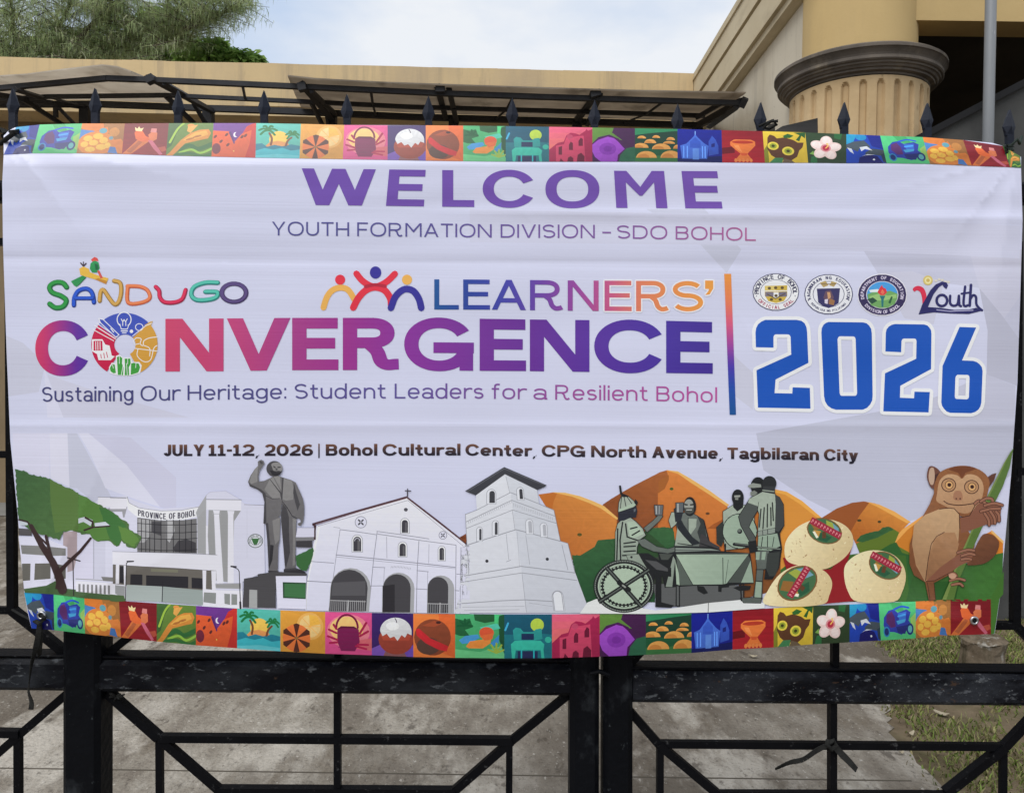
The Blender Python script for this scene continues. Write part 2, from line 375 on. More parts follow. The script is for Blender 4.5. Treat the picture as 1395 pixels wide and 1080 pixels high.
# ------------------------------------------------------------ a grotesque alphabet drawn from strokes (cap height 1, y up)
def glyph(ch, s, h):
    P = []
    X = .73
    def q(*c): P.append(list(c))
    def vs(x, y0=0, y1=1, w=None): w = w or s; q((x, y0), (x+w, y0), (x+w, y1), (x, y1))
    def hb(y, x0, x1): q((x0, y), (x1, y), (x1, y+h), (x0, y+h))
    def rib(C, closed=False):
        n = len(C); T = []
        for i in range(n):
            a = C[(i-1) % n] if closed else C[max(i-1, 0)]; b = C[(i+1) % n] if closed else C[min(i+1, n-1)]
            dx, dy = b[0]-a[0], b[1]-a[1]; l = math.hypot(dx, dy) or 1; T.append((-dy/l*s/2, dx/l*h/2))
        for i in range(n if closed else n-1):
            j = (i+1) % n
            q((C[i][0]+T[i][0], C[i][1]+T[i][1]), (C[j][0]+T[j][0], C[j][1]+T[j][1]), (C[j][0]-T[j][0], C[j][1]-T[j][1]), (C[i][0]-T[i][0], C[i][1]-T[i][1]))
    def ac(cx, cy, rx, ry, a0, a1, n=None, e=2.25):
        n = n or max(6, int(abs(a1-a0)/9)); out = []
        for k in range(n+1):
            a = R(a0+(a1-a0)*k/n); c, d = math.cos(a), math.sin(a)
            out.append((cx + (rx-s/2)*math.copysign(abs(c)**(2/e), c), cy + (ry-h/2)*math.copysign(abs(d)**(2/e), d)))
        return out
    def ov(x0, y0, x1, y1): C = ac((x0+x1)/2, (y0+y1)/2, (x1-x0)/2, (y1-y0)/2, 0, 360, 44)[:-1]; rib(C, True)
    def es(W, H):
        c1 = (H-h/2+H*.52)/2; r1 = (H-h/2-H*.52)/2; c0 = (h/2+H*.52)/2; r0 = (H*.52-h/2)/2
        C = ac(W/2*.98, c1, W/2*.96, r1+h/2, 28, 270, 26, 2.0)[:-1] + ac(W/2, c0, W/2, r0+h/2, 90, -152, 26, 2.0); rib(C)
    k = s*1.12
    if ch == 'E': W = .80; vs(0); hb(0, 0, W); hb(1-h, 0, W*.985); hb(.5-h/2+.015, 0, W*.93)
    elif ch == 'F': W = .74; vs(0); hb(1-h, 0, W); hb(.48-h/2, 0, W*.9)
    elif ch == 'L': W = .72; vs(0); hb(0, 0, W)
    elif ch == 'T': W = .84; hb(1-h, 0, W); vs(W/2-s/2)
    elif ch == 'H': W = .90; vs(0); vs(W-s); hb(.5-h/2, 0, W)
    elif ch == 'I': W = s; vs(0)
    elif ch == 'N': W = .96; vs(0); vs(W-s); q((0, 1), (k*1.05, 1), (W, 0), (W-k*1.05, 0))
    elif ch == 'M': W = 1.12; vs(0); vs(W-s); q((0, 1), (k, 1), (W/2+.01, .35+h*1.1), (W/2+.01, .33), (W/2-.03, .33)); q((W, 1), (W-k, 1), (W/2-.01, .35+h*1.1), (W/2-.01, .33), (W/2+.03, .33))
    elif ch == 'V': W = .98; q((0, 1), (k, 1), (W/2+k*.45, 0), (W/2-k*.5, 0)); q((W, 1), (W-k, 1), (W/2-k*.45, 0), (W/2+k*.5, 0))
    elif ch == 'W':
        W = 1.5; a, b = .28*W, .72*W; t = k*.55
        q((0, 1), (k, 1), (a+t, 0), (a-t, 0)); q((W/2-t, 1), (W/2+t, 1), (a+t, 0), (a-t, 0)); q((W/2-t, 1), (W/2+t, 1), (b+t, 0), (b-t, 0)); q((W, 1), (W-k, 1), (b-t, 0), (b+t, 0))
    elif ch == 'A': W = 1.0; q((0, 0), (k, 0), (W/2+k*.5, 1), (W/2-k*.5, 1)); q((W, 0), (W-k, 0), (W/2-k*.5, 1), (W/2+k*.5, 1)); hb(.24, .18, .82)
    elif ch == 'Y': W = .92; q((0, 1), (k, 1), (W/2+s*.5, .4), (W/2-s*.5, .4)); q((W, 1), (W-k, 1), (W/2-s*.5, .4), (W/2+s*.5, .4)); vs(W/2-s/2, 0, .42)
    elif ch == 'U': W = .88; vs(0, .4); vs(W-s, .4); rib(ac(W/2, .4, W/2, .4, 180, 360))
    elif ch == 'C': W = 1.0; rib(ac(W/2+.02, .5, W/2+.02, .515, 26, 334, 40, 2.1))
    elif ch == 'G': W = 1.06; rib(ac(W/2, .5, W/2, .515, 30, 352, 40, 2.1)); hb(.5-h+.04, W*.42, W); vs(W-s, 0, .5-h/2, s*.95)
    elif ch in 'O0': W = 1.10 if ch == 'O' else .98; ov(0, -.015, W, 1.015)
    elif ch == 'D': W = .96; vs(0); hb(0, 0, W*.5); hb(1-h, 0, W*.5); rib(ac(W*.45, .5, W*.55, .5, -90, 90))
    elif ch == 'B':
        W = .86; vs(0); hb(0, 0, W*.62); hb(1-h, 0, W*.6); hb(.52-h/2, 0, W*.62)
        rib(ac(W*.58, .76-h/4, W*.38, .24+h/4, -90, 90)); rib(ac(W*.6, .26+h/4, W*.40, .26+h/4, -90, 90))
    elif ch in 'PR':
        W = .82 if ch == 'P' else 1.0; b = .86; vs(0); hb(1-h, 0, b*.6); hb(.42, 0, b*.6); rib(ac(b*.56, .71, b*.44, .29, -90, 90))
        if ch == 'R': rib(spline([(b*.50, .42+h*.45), (b*.66, .36), (b*.74, .17), (b*.86, h*.5), (b*1.0, h*.55), (b*1.08, .115)], 6))
    elif ch == 'S': W = .86; es(W, 1)
    elif ch == 'J': W = .64; vs(W-s, .36); rib(ac(W/2, .36, W/2, .36, 360, 195))
    elif ch == 'K': W = .9; vs(0); q((W*.72, 1), (W, 1), (s*1.1, .3), (s*.6, .45)); q((W*.36, .56), (W*.55, .72), (W, 0), (W*.74, 0))
    elif ch == '1': W = .58; hb(0, 0, W); vs(W/2-s/2); q((W/2, 1), (W/2, 1-h*1.3), (.02, .70), (.02, .70+h))
    elif ch == '2':
        W = .88; hb(0, 0, W); rib(ac(W/2, .70, W/2, .315, 165, 0, 18, 2.0) + spline([(W-s/2, .68), (W*.74, .46), (W*.36, .28), (s*.55, h*.6)], 6))
    elif ch == '6': W = .92; ov(0, -.01, W, .64); rib(spline([(W*.86, .82), (W*.66, 1-h/2), (W*.42, .97-h/2), (s*.7, .72), (s/2, .34)], 7))
    elif ch == 'o': W = .80; ov(0, -.01, W, X+.01)
    elif ch in 'nhr':
        W = .74; vs(0, 0, X if ch != 'h' else 1.03)
        if ch == 'r': W = .50; rib(ac(.40, X-.34, .40-0*s, .35, 172, 62, 12, 2.0))
        else: rib(ac(W/2, X-.34, W/2, .35, 180, 0)); vs(W-s, 0, X-.33)
    elif ch == 'u': W = .74; vs(0, .33, X); vs(W-s, 0, X); rib(ac(W/2, .34, W/2, .35, 180, 360))
    elif ch == 'a':
        W = .74; vs(W-s*1.02, .0, X-.26, s); rib(ac(W/2, X-.26, W/2, .27, 160, 0)); ov(0, -.01, W-s*.25, .44)
        rib([(W-s*.5, .12), (W-s*.3, h*.5), (W+.05, h*.5)])
    elif ch == 'e': W = .79; rib(ac(W/2, X/2, W/2, X/2+.01, 0, 322, 34)); hb(X/2-h*.55, s*.3, W-s*.2)
    elif ch == 's': W = .66; es(W, X)
    elif ch == 't': W = .52; vs(.14, .22, .95); hb(X-h, 0, W*.95); rib(spline([(.14+s/2, .24), (.2+s/2, .1), (.36+s*.3, h*.5), (W, h*.6)], 5))
    elif ch == 'i': W = s; vs(0, 0, X); q((0, .85), (s, .85), (s, 1.0), (0, 1.0))
    elif ch == 'l': W = s; vs(0, 0, 1.03)
    elif ch == 'd': W = .80; ov(0, -.01, W-s*.1, X+.01); vs(W-s, 0, 1.03)
    elif ch == 'b': W = .80; ov(s*.1, -.01, W, X+.01); vs(0, 0, 1.03)
    elif ch == 'g': W = .78; ov(0, .03, W-s*.1, X+.01); vs(W-s, -.02, X); rib(ac(W/2, -.02, W/2, .25, 360, 190, 16, 2.0))
    elif ch == 'f': W = .50; vs(.14, 0, .75); hb(X-h, 0, W*.92); rib(spline([(.14+s/2, .74), (.17+s/2, .92), (.36, 1.03-h/2), (W, 1.02-h/2)], 5))
    elif ch in 'vy':
        W = .76; q((0, X), (k, X), (W/2+k*.45, 0), (W/2-k*.45, 0)); q((W, X), (W-k, X), (W/2-k*.45, 0), (W/2+k*.45, 0))
        if ch == 'y': q((W/2-k*.45, .05), (W/2+k*.45, .05), (W/2-.1+s*.4, -.2), (W/2-.16-s*.3, -.2)); hb(-.25, W/2-.34, W/2-.08)
    elif ch == ':': W = s; q((0, .02), (s, .02), (s, .16), (0, .16)); q((0, X-.14), (s, X-.14), (s, X), (0, X))
    elif ch == ',': W = s*1.1; q((0, .02), (s*1.1, .02), (s*1.1, .14), (s*.4, -.22), (-.02, -.2), (s*.3, 0))
    elif ch == '’': W = s*1.5; q((0, .74), (s*1.6, .74), (s*1.6, 1.02), (0, 1.02)); q((s*.8, .76), (s*1.6, .76), (s*.9, .56), (0, .54), (s*.6, .66))
    elif ch in '-–': W = .36 if ch == '-' else .5; hb(.38, 0, W)
    elif ch == '|': W = s*.5; vs(0, -.2, 1.05, s*.5)
    else: W = .4
    return W, P
def lerp_tab(tab, x):
    if x <= tab[0][0]: t = tab[:2]
    elif x >= tab[-1][0]: t = tab[-2:]
    else: t = next(tab[i:i+2] for i in range(len(tab)-1) if tab[i+1][0] >= x)
    (a, ya), (b, yb) = t[0], t[1]
    return ya + (yb-ya)*(x-a)/(b-a)
def word(pr, txt, x0, x1, base, cap, s, h, col, gap=.13, shear=None):
    """one word fitted between x0 and x1; base(x), cap(x): tables of the baseline and of the cap line"""
    W = 0; G = []
    H = lerp_tab(base, (x0+x1)/2) - lerp_tab(cap, (x0+x1)/2)
    for k in range(3):                                    # stem width is asked for in cap heights after fitting
        W = 0; G = []; sx = s if k == 0 else s / fit
        for c in txt:
            w, P = glyph(c, sx, h); G.append((W, P)); W += w + gap
        W -= gap; fit = (x1-x0)/(W*H)
    cs = []
    for off, P in G:
        for poly in P:
            out = []
            for x, y in poly:
                X = x0 + (off+x)/W*(x1-x0); b = lerp_tab(base, X); c = lerp_tab(cap, X)
                if shear: X += shear(X)*(y-.5)
                out.append((X, b + (c-b)*y))
            cs.append(out)
    pr.add(col, *cs)
def arc_text(pr, txt, cx, cy, rx, ry, a0, a1, size, s, h, col, inward=False):
    """caps set round an ellipse from angle a0 to a1 (degrees, y down, clockwise from east)"""
    n = len(txt)
    for i, c in enumerate(txt):
        if c == ' ': continue
        a = R(a0 + (a1-a0)*(i+.5)/n); w, P = glyph(c, s, h)
        px, py = cx + rx*math.cos(a), cy + ry*math.sin(a)
        nx, ny = math.cos(a), math.sin(a); l = math.hypot(nx*ry, ny*rx); ux, uy = nx*ry/l, ny*rx/l
        if inward: ux, uy = -ux, -uy
        tx, ty = -uy, ux
        pr.add(col, *[[(px + tx*(x-w/2)*size*.8 + ux*(y-.5)*size, py + ty*(x-w/2)*size*.8 + uy*(y-.5)*size) for x, y in poly] for poly in P])
# ------------------------------------------------------------ the banner
CA = (0, 590, 3.4833); CB = (150, 600, 4.3214); CC = (400, 620, 4.5); CD = (610, 620, 4.5); CE = (790, 620, 4.5)
CF = (1030, 610, 3.8219); CG = (0, 330, 3.875); CH = (340, 210, 3.875); CK = (1000, 340, 3.5316)
VINYL = vinyl_material()
banner = empty('banner', (0, 0, .62), 'white printed vinyl welcome banner with picture strips, tied over the black gate', 'banner')
TOP = [(5,185),(12,178),(20,174),(54,170),(112,168.5),(170,168.5),(230,168),(349,168),(469,170.5),(580,171),(689,172),(807,174),(923,176),(1039,179),(1097,180.6),(1153,183),(1199,185),(1257,187),(1312,191),(1352,195),(1366,199)]
STRIPB = [(5,211),(44,209),(104,209),(166,210),(226,212),(288,213.5),(348,215),(408,216),(467,217),(528,218),(580,219),(631,219.7),(689,220.3),(748,220.5),(807,220.5),(865,220.5),(923,220.7),(984,221.5),(1042,222),(1101,222),(1153,222.5),(1208,222.5),(1267,223.5),(1324,226),(1376,228),(1391,229)]
BT = [(33,806.7),(73,808),(115,814),(162,818),(213.5,821.5),(267,825),(323,828.3),(382,831),(443,833),(506.5,834.5),(563,835.5),(620,836),(687,836.6),(752,836.6),(817,836),(880,835.2),(942,833.7),(998,831.5),(1054,828),(1107.7,824.8),(1157.5,823),(1197,821),(1247.5,819),(1295,816),(1350,816),(1362,815)]
BB = [(43,855.5),(74,858),(116,862.7),(165,868),(213.5,873.5),(267,878.5),(323,882.6),(382,886.7),(443,890),(506.5,892),(563,894.5),(620,895.6),(687,896.3),(752,896),(817,894),(880,891.5),(942,889),(998,884.3),(1054,881.5),(1107,877.2),(1157.5,874.5),(1200,872),(1247.5,869),(1295,865),(1350,863.5),(1355,863)]
LEFT = [(5,211),(3,250),(4,330),(9,480),(14,600),(24,700),(33,806.7)]
RIGHT = [(1362,815),(1368,750),(1378,640),(1386,520),(1390,400),(1393,300),(1391,229)]
sh = Print('vinyl_sheet', 0)
outline = TOP + [(1372,203),(1380,210),(1391,214)] + RIGHT[::-1][0:] + BB[::-1] + [(38,835),(33,806.7)] + LEFT[::-1][1:]
Wt = (201,201,228); WL = (211,211,236); WD = (188,187,210); WD2 = (178,177,200)
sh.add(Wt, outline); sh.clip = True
# pale printed facets, partly painting in the shade of the folds and shape
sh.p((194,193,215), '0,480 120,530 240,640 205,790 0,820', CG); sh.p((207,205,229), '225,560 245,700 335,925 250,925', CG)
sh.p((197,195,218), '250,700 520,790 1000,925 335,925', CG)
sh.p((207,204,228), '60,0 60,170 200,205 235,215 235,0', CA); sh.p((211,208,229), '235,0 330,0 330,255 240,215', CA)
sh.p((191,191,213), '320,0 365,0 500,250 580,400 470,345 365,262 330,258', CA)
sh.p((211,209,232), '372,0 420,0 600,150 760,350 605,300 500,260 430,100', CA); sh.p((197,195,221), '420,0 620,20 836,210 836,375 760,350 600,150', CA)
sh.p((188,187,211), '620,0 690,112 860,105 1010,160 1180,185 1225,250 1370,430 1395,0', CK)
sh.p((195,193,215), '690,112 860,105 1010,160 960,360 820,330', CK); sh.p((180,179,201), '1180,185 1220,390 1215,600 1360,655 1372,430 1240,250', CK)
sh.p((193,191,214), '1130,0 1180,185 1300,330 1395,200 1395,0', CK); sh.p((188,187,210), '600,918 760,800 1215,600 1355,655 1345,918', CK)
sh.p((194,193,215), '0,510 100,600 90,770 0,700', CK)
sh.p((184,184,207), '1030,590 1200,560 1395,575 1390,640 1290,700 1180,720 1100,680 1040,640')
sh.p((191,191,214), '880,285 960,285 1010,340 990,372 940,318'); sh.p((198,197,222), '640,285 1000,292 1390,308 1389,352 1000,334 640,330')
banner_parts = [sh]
def part(name, level=1, label=None):
    p = Print(name, level, label); banner_parts.append(p); return p
# ---- lettering
t = part('headline_lettering', 1, 'purple WELCOME lettering')
wb = [(411,279.3),(527,280.5),(603,281.7),(745,283),(840,283.3),(982,284.2)]; wc = [(411,229.5),(527,231),(603,231.9),(745,232.4),(840,232.8),(982,233.4)]
shr = lambda X: -9.0 + (X-411)/571*14.0 if False else 6.0 - (X-440)/540*17.0
for c, a, b in (('W',411,512),('E',528,579),('L',602.4,646),('C',657.5,727),('O',743,816.5),('M',838,907),('E',931,981)):
    word(t, c, a, b, wb, wc, .30, .185, (108,74,166), shear=(lambda X: 4.5 - (X-528)/450*11.0) if c in 'EM' else None)
yb = [(370,320.7),(486,321.8),(670,323.7),(810,324.6),(910,326),(1030,328.2)]; yc = [(370,302),(486,303),(670,305.6),(810,306.4),(910,308),(1030,310.6)]
gr = tri_grad([(370,(76,74,136)),(560,(84,78,146)),(700,(104,80,152)),(860,(128,84,152)),(1030,(172,92,146))])
for w_, a, b in (('YOUTH',370.5,475.5),('FORMATION',486.6,669.8),('DIVISION',682,810.3),('–',820.6,832.3),('SDO',840.5,909),('BOHOL',920.5,1029.7)):
    t = part('division_word'); word(t, w_, a, b, yb, yc, .125, .115, gr, gap=.17)
t = part('learners_lettering', 1, 'LEARNERS lettering fading from blue to orange')
lb = [(591,421.6),(668,421.8),(770,423.2),(860,424),(970,424.5)]; lc = [(591,380.5),(668,381),(770,382),(860,382.6),(970,383)]
gr = tri_grad([(592,(28,80,146)),(640,(40,62,150)),(690,(66,64,164)),(735,(104,62,160)),(790,(150,66,152)),(830,(190,82,130)),(870,(214,118,92)),(920,(222,136,74)),(970,(228,150,66))])
LT = (('L',591.6,625),('E',631,667.5),('A',670,716.5),('R',722,769),('N',773.4,815.5),('E',823.5,860.6),('R',866.5,913),('S',916,958),('’',960.5,971))
for c, a, b in LT:
    if a > 800: 
        for dx, dy in ((-2,0),(2,0),(0,-2),(0,2),(1.4,1.4),(-1.4,1.4),(1.4,-1.4),(-1.4,-1.4)):
            word(t, c, a+dx, b+dx, [(x,y+dy) for x,y in lb], [(x,y+dy) for x,y in lc], .165, .15, (222,220,240))
for c, a, b in LT: word(t, c, a, b, lb, lc, .165 if c != '’' else .2, .15, gr)
t = part('convergence_lettering', 1, 'large first letter C of the headline word')
cb = [(48,511.6),(120,510.8),(226,506),(305,505.6),(395,504.2),(528,504),(645,505),(716,505.4),(803,506.6),(903,508),(971,509)]
cc = [(48,437.5),(120,437.2),(226,434.3),(305,433.8),(395,433),(528,432.9),(645,434),(716,435.1),(803,436),(903,436.8),(971,438.6)]
cg1 = tri_grad([(48,(200,54,98)),(62,(186,48,106)),(85,(140,42,132)),(105,(92,40,150)),(121,(80,42,150))])
cg2 = tri_grad([(226,(196,66,104)),(305,(188,64,116)),(395,(160,58,130)),(470,(150,46,136)),(550,(132,44,148)),(645,(112,44,146)),(720,(98,40,144)),(803,(84,42,150)),(903,(68,44,152)),(971,(60,38,140))])
word(t, 'C', 48, 120.7, cb, cc, .235, .20, cg1)
t = part('convergence_lettering', 1, 'large bold letters after the emblem, fading from crimson to violet')
for c, a, b in (('N',225.3,304.5),('V',309,395.7),('E',398,461),('R',467,549),('G',550.6,645.5),('E',653.4,716.6),('N',721.8,803),('C',809.5,902.7),('E',907.5,971)):
    word(t, c, a, b, cb, cc, .275, .205, cg2)
sb = [(57,547.2),(181,546.3),(250,545),(390,543.1),(540,542.7),(660,543),(756,544.3),(882,546),(977,548.2)]; scap = [(x, y-20.2) for x, y in sb]
gr = tri_grad([(57,(60,60,112)),(330,(70,66,124)),(560,(90,76,146)),(680,(122,74,150)),(780,(150,72,148)),(977,(176,76,150))])
for w_, a, b in (('Sustaining',57.2,181.5),('Our',191.4,244.8),('Heritage:',255.5,389.8),('Student',401.2,525.3),('Leaders',537.7,658.7),('for',669.8,716.4),('a',726.7,744.4),('Resilient',756.4,882.2),('Bohol',894.2,976.9)):
    t = part('theme_word'); word(t, w_, a, b, sb, scap, .125, .11, gr, gap=.16)
jb = [(222,621.2),(430,620.6),(627,620.3),(738,621.7),(880,623.4),(985,625),(1060,625.8),(1116,627),(1169,628)]; jc = [(x, y-15.6) for x, y in jb]
def vg(x, y):
    b = lerp_tab(jb, x); f = min(1, max(0, (b-y)/15.6)); return tuple((24,22,38)[j] + f*((112,74,58)[j]-(24,22,38)[j]) for j in range(3))
for w_, a, b in (('JULY',222.9,278.3),('11-12,',284,353),('2026',360.5,426.3),('|',433.6,435.4),('Bohol',443.8,514),('Cultural',521,627.3),('Center,',634,730.7),('CPG',738,797.3),('North',805.3,880.6),('Avenue,',888.2,984.5),('Tagbilaran',990.8,1115.8),('City',1122.4,1169)):
    t = part('venue_word'); word(t, w_, a, b, jb, jc, 0.285 if w_ != '|' else .12, .20, vg, gap=.09)
t = part('divider_bar', 1, 'upright bar fading from orange through violet to blue')
t.p(tri_grad([(375,(222,140,60)),(410,(222,120,80)),(440,(206,84,120)),(470,(150,60,150)),(500,(70,52,165)),(530,(24,70,160)),(565,(14,76,140))], 1), '986.6,373 996,373 1002.7,565 994,565')
# ---- 2026
t = part('year_numerals', 1, 'blue block numerals 2026 with a pale outline')
D2 = '105,470 103,400 106,378 115,360 130,347 150,338 300,338 325,343 340,355 349,375 352,400 358,545 200,625 195,690 280,692 282,662 365,665 368,765 115,760 108,580 275,505 272,420 268,412 260,408 200,408 193,412 190,420 190,472'
D0 = '420,400 422,378 430,362 441,353 455,348 620,350 637,354 650,365 660,382 663,405 667,700 665,725 655,745 640,761 620,770 490,770 468,763 450,750 438,730 433,705'; D0i = '498,432 501,422 508,417 575,418 582,422 585,432 592,690 589,699 583,703 517,703 511,699 508,690'
D2b = '728,490 730,400 734,383 745,370 758,362 775,358 915,360 930,365 940,375 948,388 950,405 948,575 800,655 798,712 866,715 868,683 942,685 936,783 718,778 726,595 876,525 878,440 875,431 868,428 818,428 810,431 806,440 804,494'
D6 = '1085,372 1165,375 1097,533 1150,535 1168,541 1180,550 1192,565 1196,585 1190,735 1185,755 1175,770 1160,781 1140,787 1040,785 1022,778 1010,765 1001,752 997,735 1003,560'; D6i = '1065,617 1068,608 1075,602 1125,603 1131,608 1133,618 1130,708 1127,716 1120,720 1070,718 1064,714 1062,705'
for d in (D2, D0, D0i, D2b, D6, D6i): t.add((226,226,244), *stroke(pts(d, CK), 34/3.53, closed=True))
blue = (14,78,178)
t.add(blue, pts(D2, CK)); t.add(blue, pts(D0, CK), pts(D0i, CK), mode='eo'); t.add(blue, pts(D2b, CK)); t.add(blue, pts(D6, CK), pts(D6i, CK), mode='eo')
# ---- seals and youth mark
def K(x, y): return (1000 + x/3.5316, 340 + y/3.5316)
def seal(name, label, cx, cy, rx, ry): 
    p = part(name, 1, label); X, Y = K(cx, cy); return p, X, Y, rx/3.5316, ry/3.5316
nv = (38,36,84)
p, X, Y, a, b = seal('provincial_seal', 'round white seal reading Province of Bohol', 201, 204, 112, 90)
p.add(nv, ell(X,Y,a,b)); p.add((226,224,240), ell(X,Y,a-1,b-1)); p.add((60,58,100), ell(X,Y,a*.68,b*.66)); p.add((226,224,240), ell(X,Y,a*.655,b*.635))
arc_text(p, 'PROVINCE OF BOHOL', X, Y, a*.825, b*.82, 172, 368, 6.2, .26, .2, (44,42,78)); arc_text(p, 'OFFICIAL SEAL', X, Y, a*.825, b*.82, 150, 30, 4.8, .25, .2, (160,50,84), True)
p.add((40,40,70), ell(X-a*.83,Y+b*.22,.7), ell(X+a*.83,Y+b*.22,.7))
p.p((196,166,70), '148,175 256,172 256,222 240,248 202,258 165,248 148,222', CK); p.p((214,190,110), '150,176 202,176 202,200 150,202', CK); p.p((120,112,130), '150,204 190,204 190,225 150,226', CK); p.p((110,104,124), '215,205 254,203 254,226 215,228', CK)
p.p((230,224,226), '190,205 214,205 214,232 190,232', CK); p.add((92,74,46), *[ell(*K(x,y),2.3,2) for x,y in ((170,186),(200,184),(232,184),(202,222),(180,240),(222,240))]); p.l((90,74,50),'160,215 200,236 245,212',5,CK); p.l((240,236,240),'150,200 256,198',4,CK)
p, X, Y, a, b = seal('ministry_seal', 'round white seal with a dark shield', 455, 215, 117, 97)
p.add(nv, ell(X,Y,a,b)); p.add((222,221,240), ell(X,Y,a-1.1,b-1.1)); p.add(nv, ell(X,Y,a*.655,b*.655)); p.add((220,219,238), ell(X,Y,a*.63,b*.63))
arc_text(p, 'KAGAWARAN NG EDUKASYON', X, Y, a*.82, b*.82, 160, 380, 4.6, .28, .2, nv); arc_text(p, 'REPUBLIKA NG PILIPINAS', X, Y, a*.82, b*.82, 148, 32, 3.1, .28, .2, nv, True)
p.add(nv, ell(X-a*.83,Y+b*.3,.8), ell(X+a*.83,Y+b*.3,.8))
p.p((52,48,96), '398,188 510,186 503,258 480,272 455,282 425,270 405,255', CK); p.p((96,72,92), '440,200 465,195 480,230 470,262 440,255 430,230', CK); p.p((196,150,110), '448,205 462,205 466,230 452,240', CK); p.p((150,106,70), '460,235 485,245 480,268 455,262', CK); p.p((210,200,220),'436,240 452,238 450,262 436,258',CK)
p.p((176,150,96), '412,160 440,150 455,172 430,182', CK); p.p((176,150,96), '470,152 495,160 480,180 458,172', CK); p.l((120,100,80),'420,166 490,166',4,CK)
p, X, Y, a, b = seal('division_seal', 'round dark seal with a red torch over green fields', 713, 218, 116, 98)
p.add((222,218,236), ell(X,Y,a+1.2,b+1.2)); p.add((50,40,84), ell(X,Y,a,b)); p.add((206,200,216), ell(X,Y,a*.67,b*.68)); p.add((70,150,216), ell(X,Y,a*.64,b*.65))
arc_text(p, 'DEPARTMENT OF EDUCATION', X, Y, a*.83, b*.84, 165, 375, 4.5, .26, .2, (206,196,222)); arc_text(p, 'DIVISION OF BOHOL', X, Y, a*.83, b*.84, 145, 35, 4.4, .26, .2, (206,196,222), True)
p.p((110,160,96), '641,215 680,200 713,208 750,198 786,212 786,235 772,262 740,280 700,282 660,268 645,240', CK); p.p((150,190,120),'650,225 700,212 740,222 780,215 782,232 720,245 660,245',CK); p.p((214,224,236),'650,195 690,190 715,200 690,205 655,206',CK)
p.p((40,74,60), '640,240 668,230 690,246 664,262', CK); p.p((44,92,60),'742,255 756,225 764,228 752,262',CK); p.p((36,110,120), '700,222 728,222 720,240 718,276 710,276 708,240', CK); p.p((214,52,60), '690,205 700,185 712,170 716,182 730,188 736,206 722,220 704,220', CK); p.p((236,110,90),'704,208 714,190 724,206 716,216',CK)
p = part('youth_mark', 1, 'swooping red and navy Youth lettering with a gold dot')
p.add((206,184,110), ell(*K(933,148),6.6)); p.add((226,214,160), ell(*K(933,148),4.4)); p.add((196,168,90), ell(*K(933,148),2.4))
for i in range(5): p.add((210,202,190), ell(*K(972+i*15, 150-7*math.sin(i*1.3)), 2.0, 1.5))
p.p((206,40,72), '860,190 872,178 890,175 910,184 922,205 926,235 918,258 908,270 905,235 896,205 880,196 868,202', CK, smooth=True)
yn = (34,32,92)
p.p(yn, '888,312 905,265 925,230 945,195 970,168 1000,154 1022,158 1030,172 1022,190 1010,182 1003,170 985,182 960,215 942,255 930,285 960,292 930,300', CK)
p.p(yn, '888,312 925,276 990,280 1060,290 1130,288 1165,280 1195,294 1130,310 1050,308 960,302', CK); p.l((170,166,206),'975,290 1040,297 1150,292',4,CK)
p.add(yn, *ring(*K(1000,245),9,9.4,3.6), mode='eo'); p.l(yn,'1040,222 1040,258 1055,270 1075,262 1082,222',12,CK,True); p.l(yn,'1082,222 1084,268 1092,272',12,CK)
p.l(yn,'1112,178 1104,255 1112,272 1124,268',12,CK,True); p.l(yn,'1094,212 1136,206',9,CK); p.l(yn,'1140,170 1134,270',13,CK); p.l(yn,'1136,240 1150,220 1164,228 1166,262 1180,282 1193,292',12,CK,True)
# ---- coloured logo word, wheel, three figures
p = part('festival_mark', 1, 'hand drawn multicoloured Sandugo lettering with a bird on a hand')
def lay(dark, light, s, w):
    w *= 1.16; p.l(dark, s, w, CG, True); Q = ' '.join('%g,%g' % (x-2, y-3) for x, y in pts(s)); p.l(light, Q, w*.62, CG, True)
lay((16,96,52),(44,146,66),'352,238 330,215 290,214 262,236 276,266 322,284 350,308 332,340 292,346 262,326',24)
lay((24,52,140),(40,86,204),'390,333 393,292 416,256 458,246 486,268 496,318',21); lay((24,52,140),(40,86,204),'398,296 490,296',18)
lay((150,112,50),(206,160,84),'526,310 532,262 548,254 580,300 606,328 628,312 640,262 634,216 602,204',20)
lay((190,84,50),(240,128,84),'674,238 676,318 742,320 790,296 778,254 736,234 672,232',18)
lay((150,20,60),(214,48,88),'822,236 840,256 844,290 868,316 920,318 962,300 980,252',20)
lay((30,120,116),(84,186,170),'1150,214 1084,214 1026,236 1010,276 1036,304 1098,304 1142,290 1146,264 1084,262',21)
p.add((62,46,92), ell(1235/3.875, 330+267/3.875, 20, 15.5), ell(1235/3.875, 330+267/3.875, 13.2, 9.4), mode='eo'); p.add((88,70,124), ell(1233/3.875, 330+264/3.875, 18.6, 14.2), ell(1235/3.875, 330+267/3.875, 14.6, 10.6), mode='eo')
p.p((46,140,80),'374,206 436,176 456,186 424,216 404,236 390,228',CG); p.p((26,96,60),'404,236 424,216 446,190 456,186 420,224',CG); p.p((226,178,72),'418,140 440,128 468,140 474,158 520,176 572,190 560,222 500,196 452,182 424,172',CG); p.p((190,130,50),'500,196 560,222 566,206 520,190',CG)
p.l((70,54,70),'426,110 440,126 454,112',7,CG); p.l((70,54,70),'440,104 440,124',5,CG); p.p((40,140,80),'478,112 498,96 520,106 526,136 512,160 486,160 474,140',CG); p.p((24,96,60),'498,112 516,116 520,140 506,150',CG); p.p((214,78,72),'480,92 498,78 514,84 520,100 500,98 486,102',CG); p.p((206,86,80),'512,150 524,150 544,190 530,192',CG)
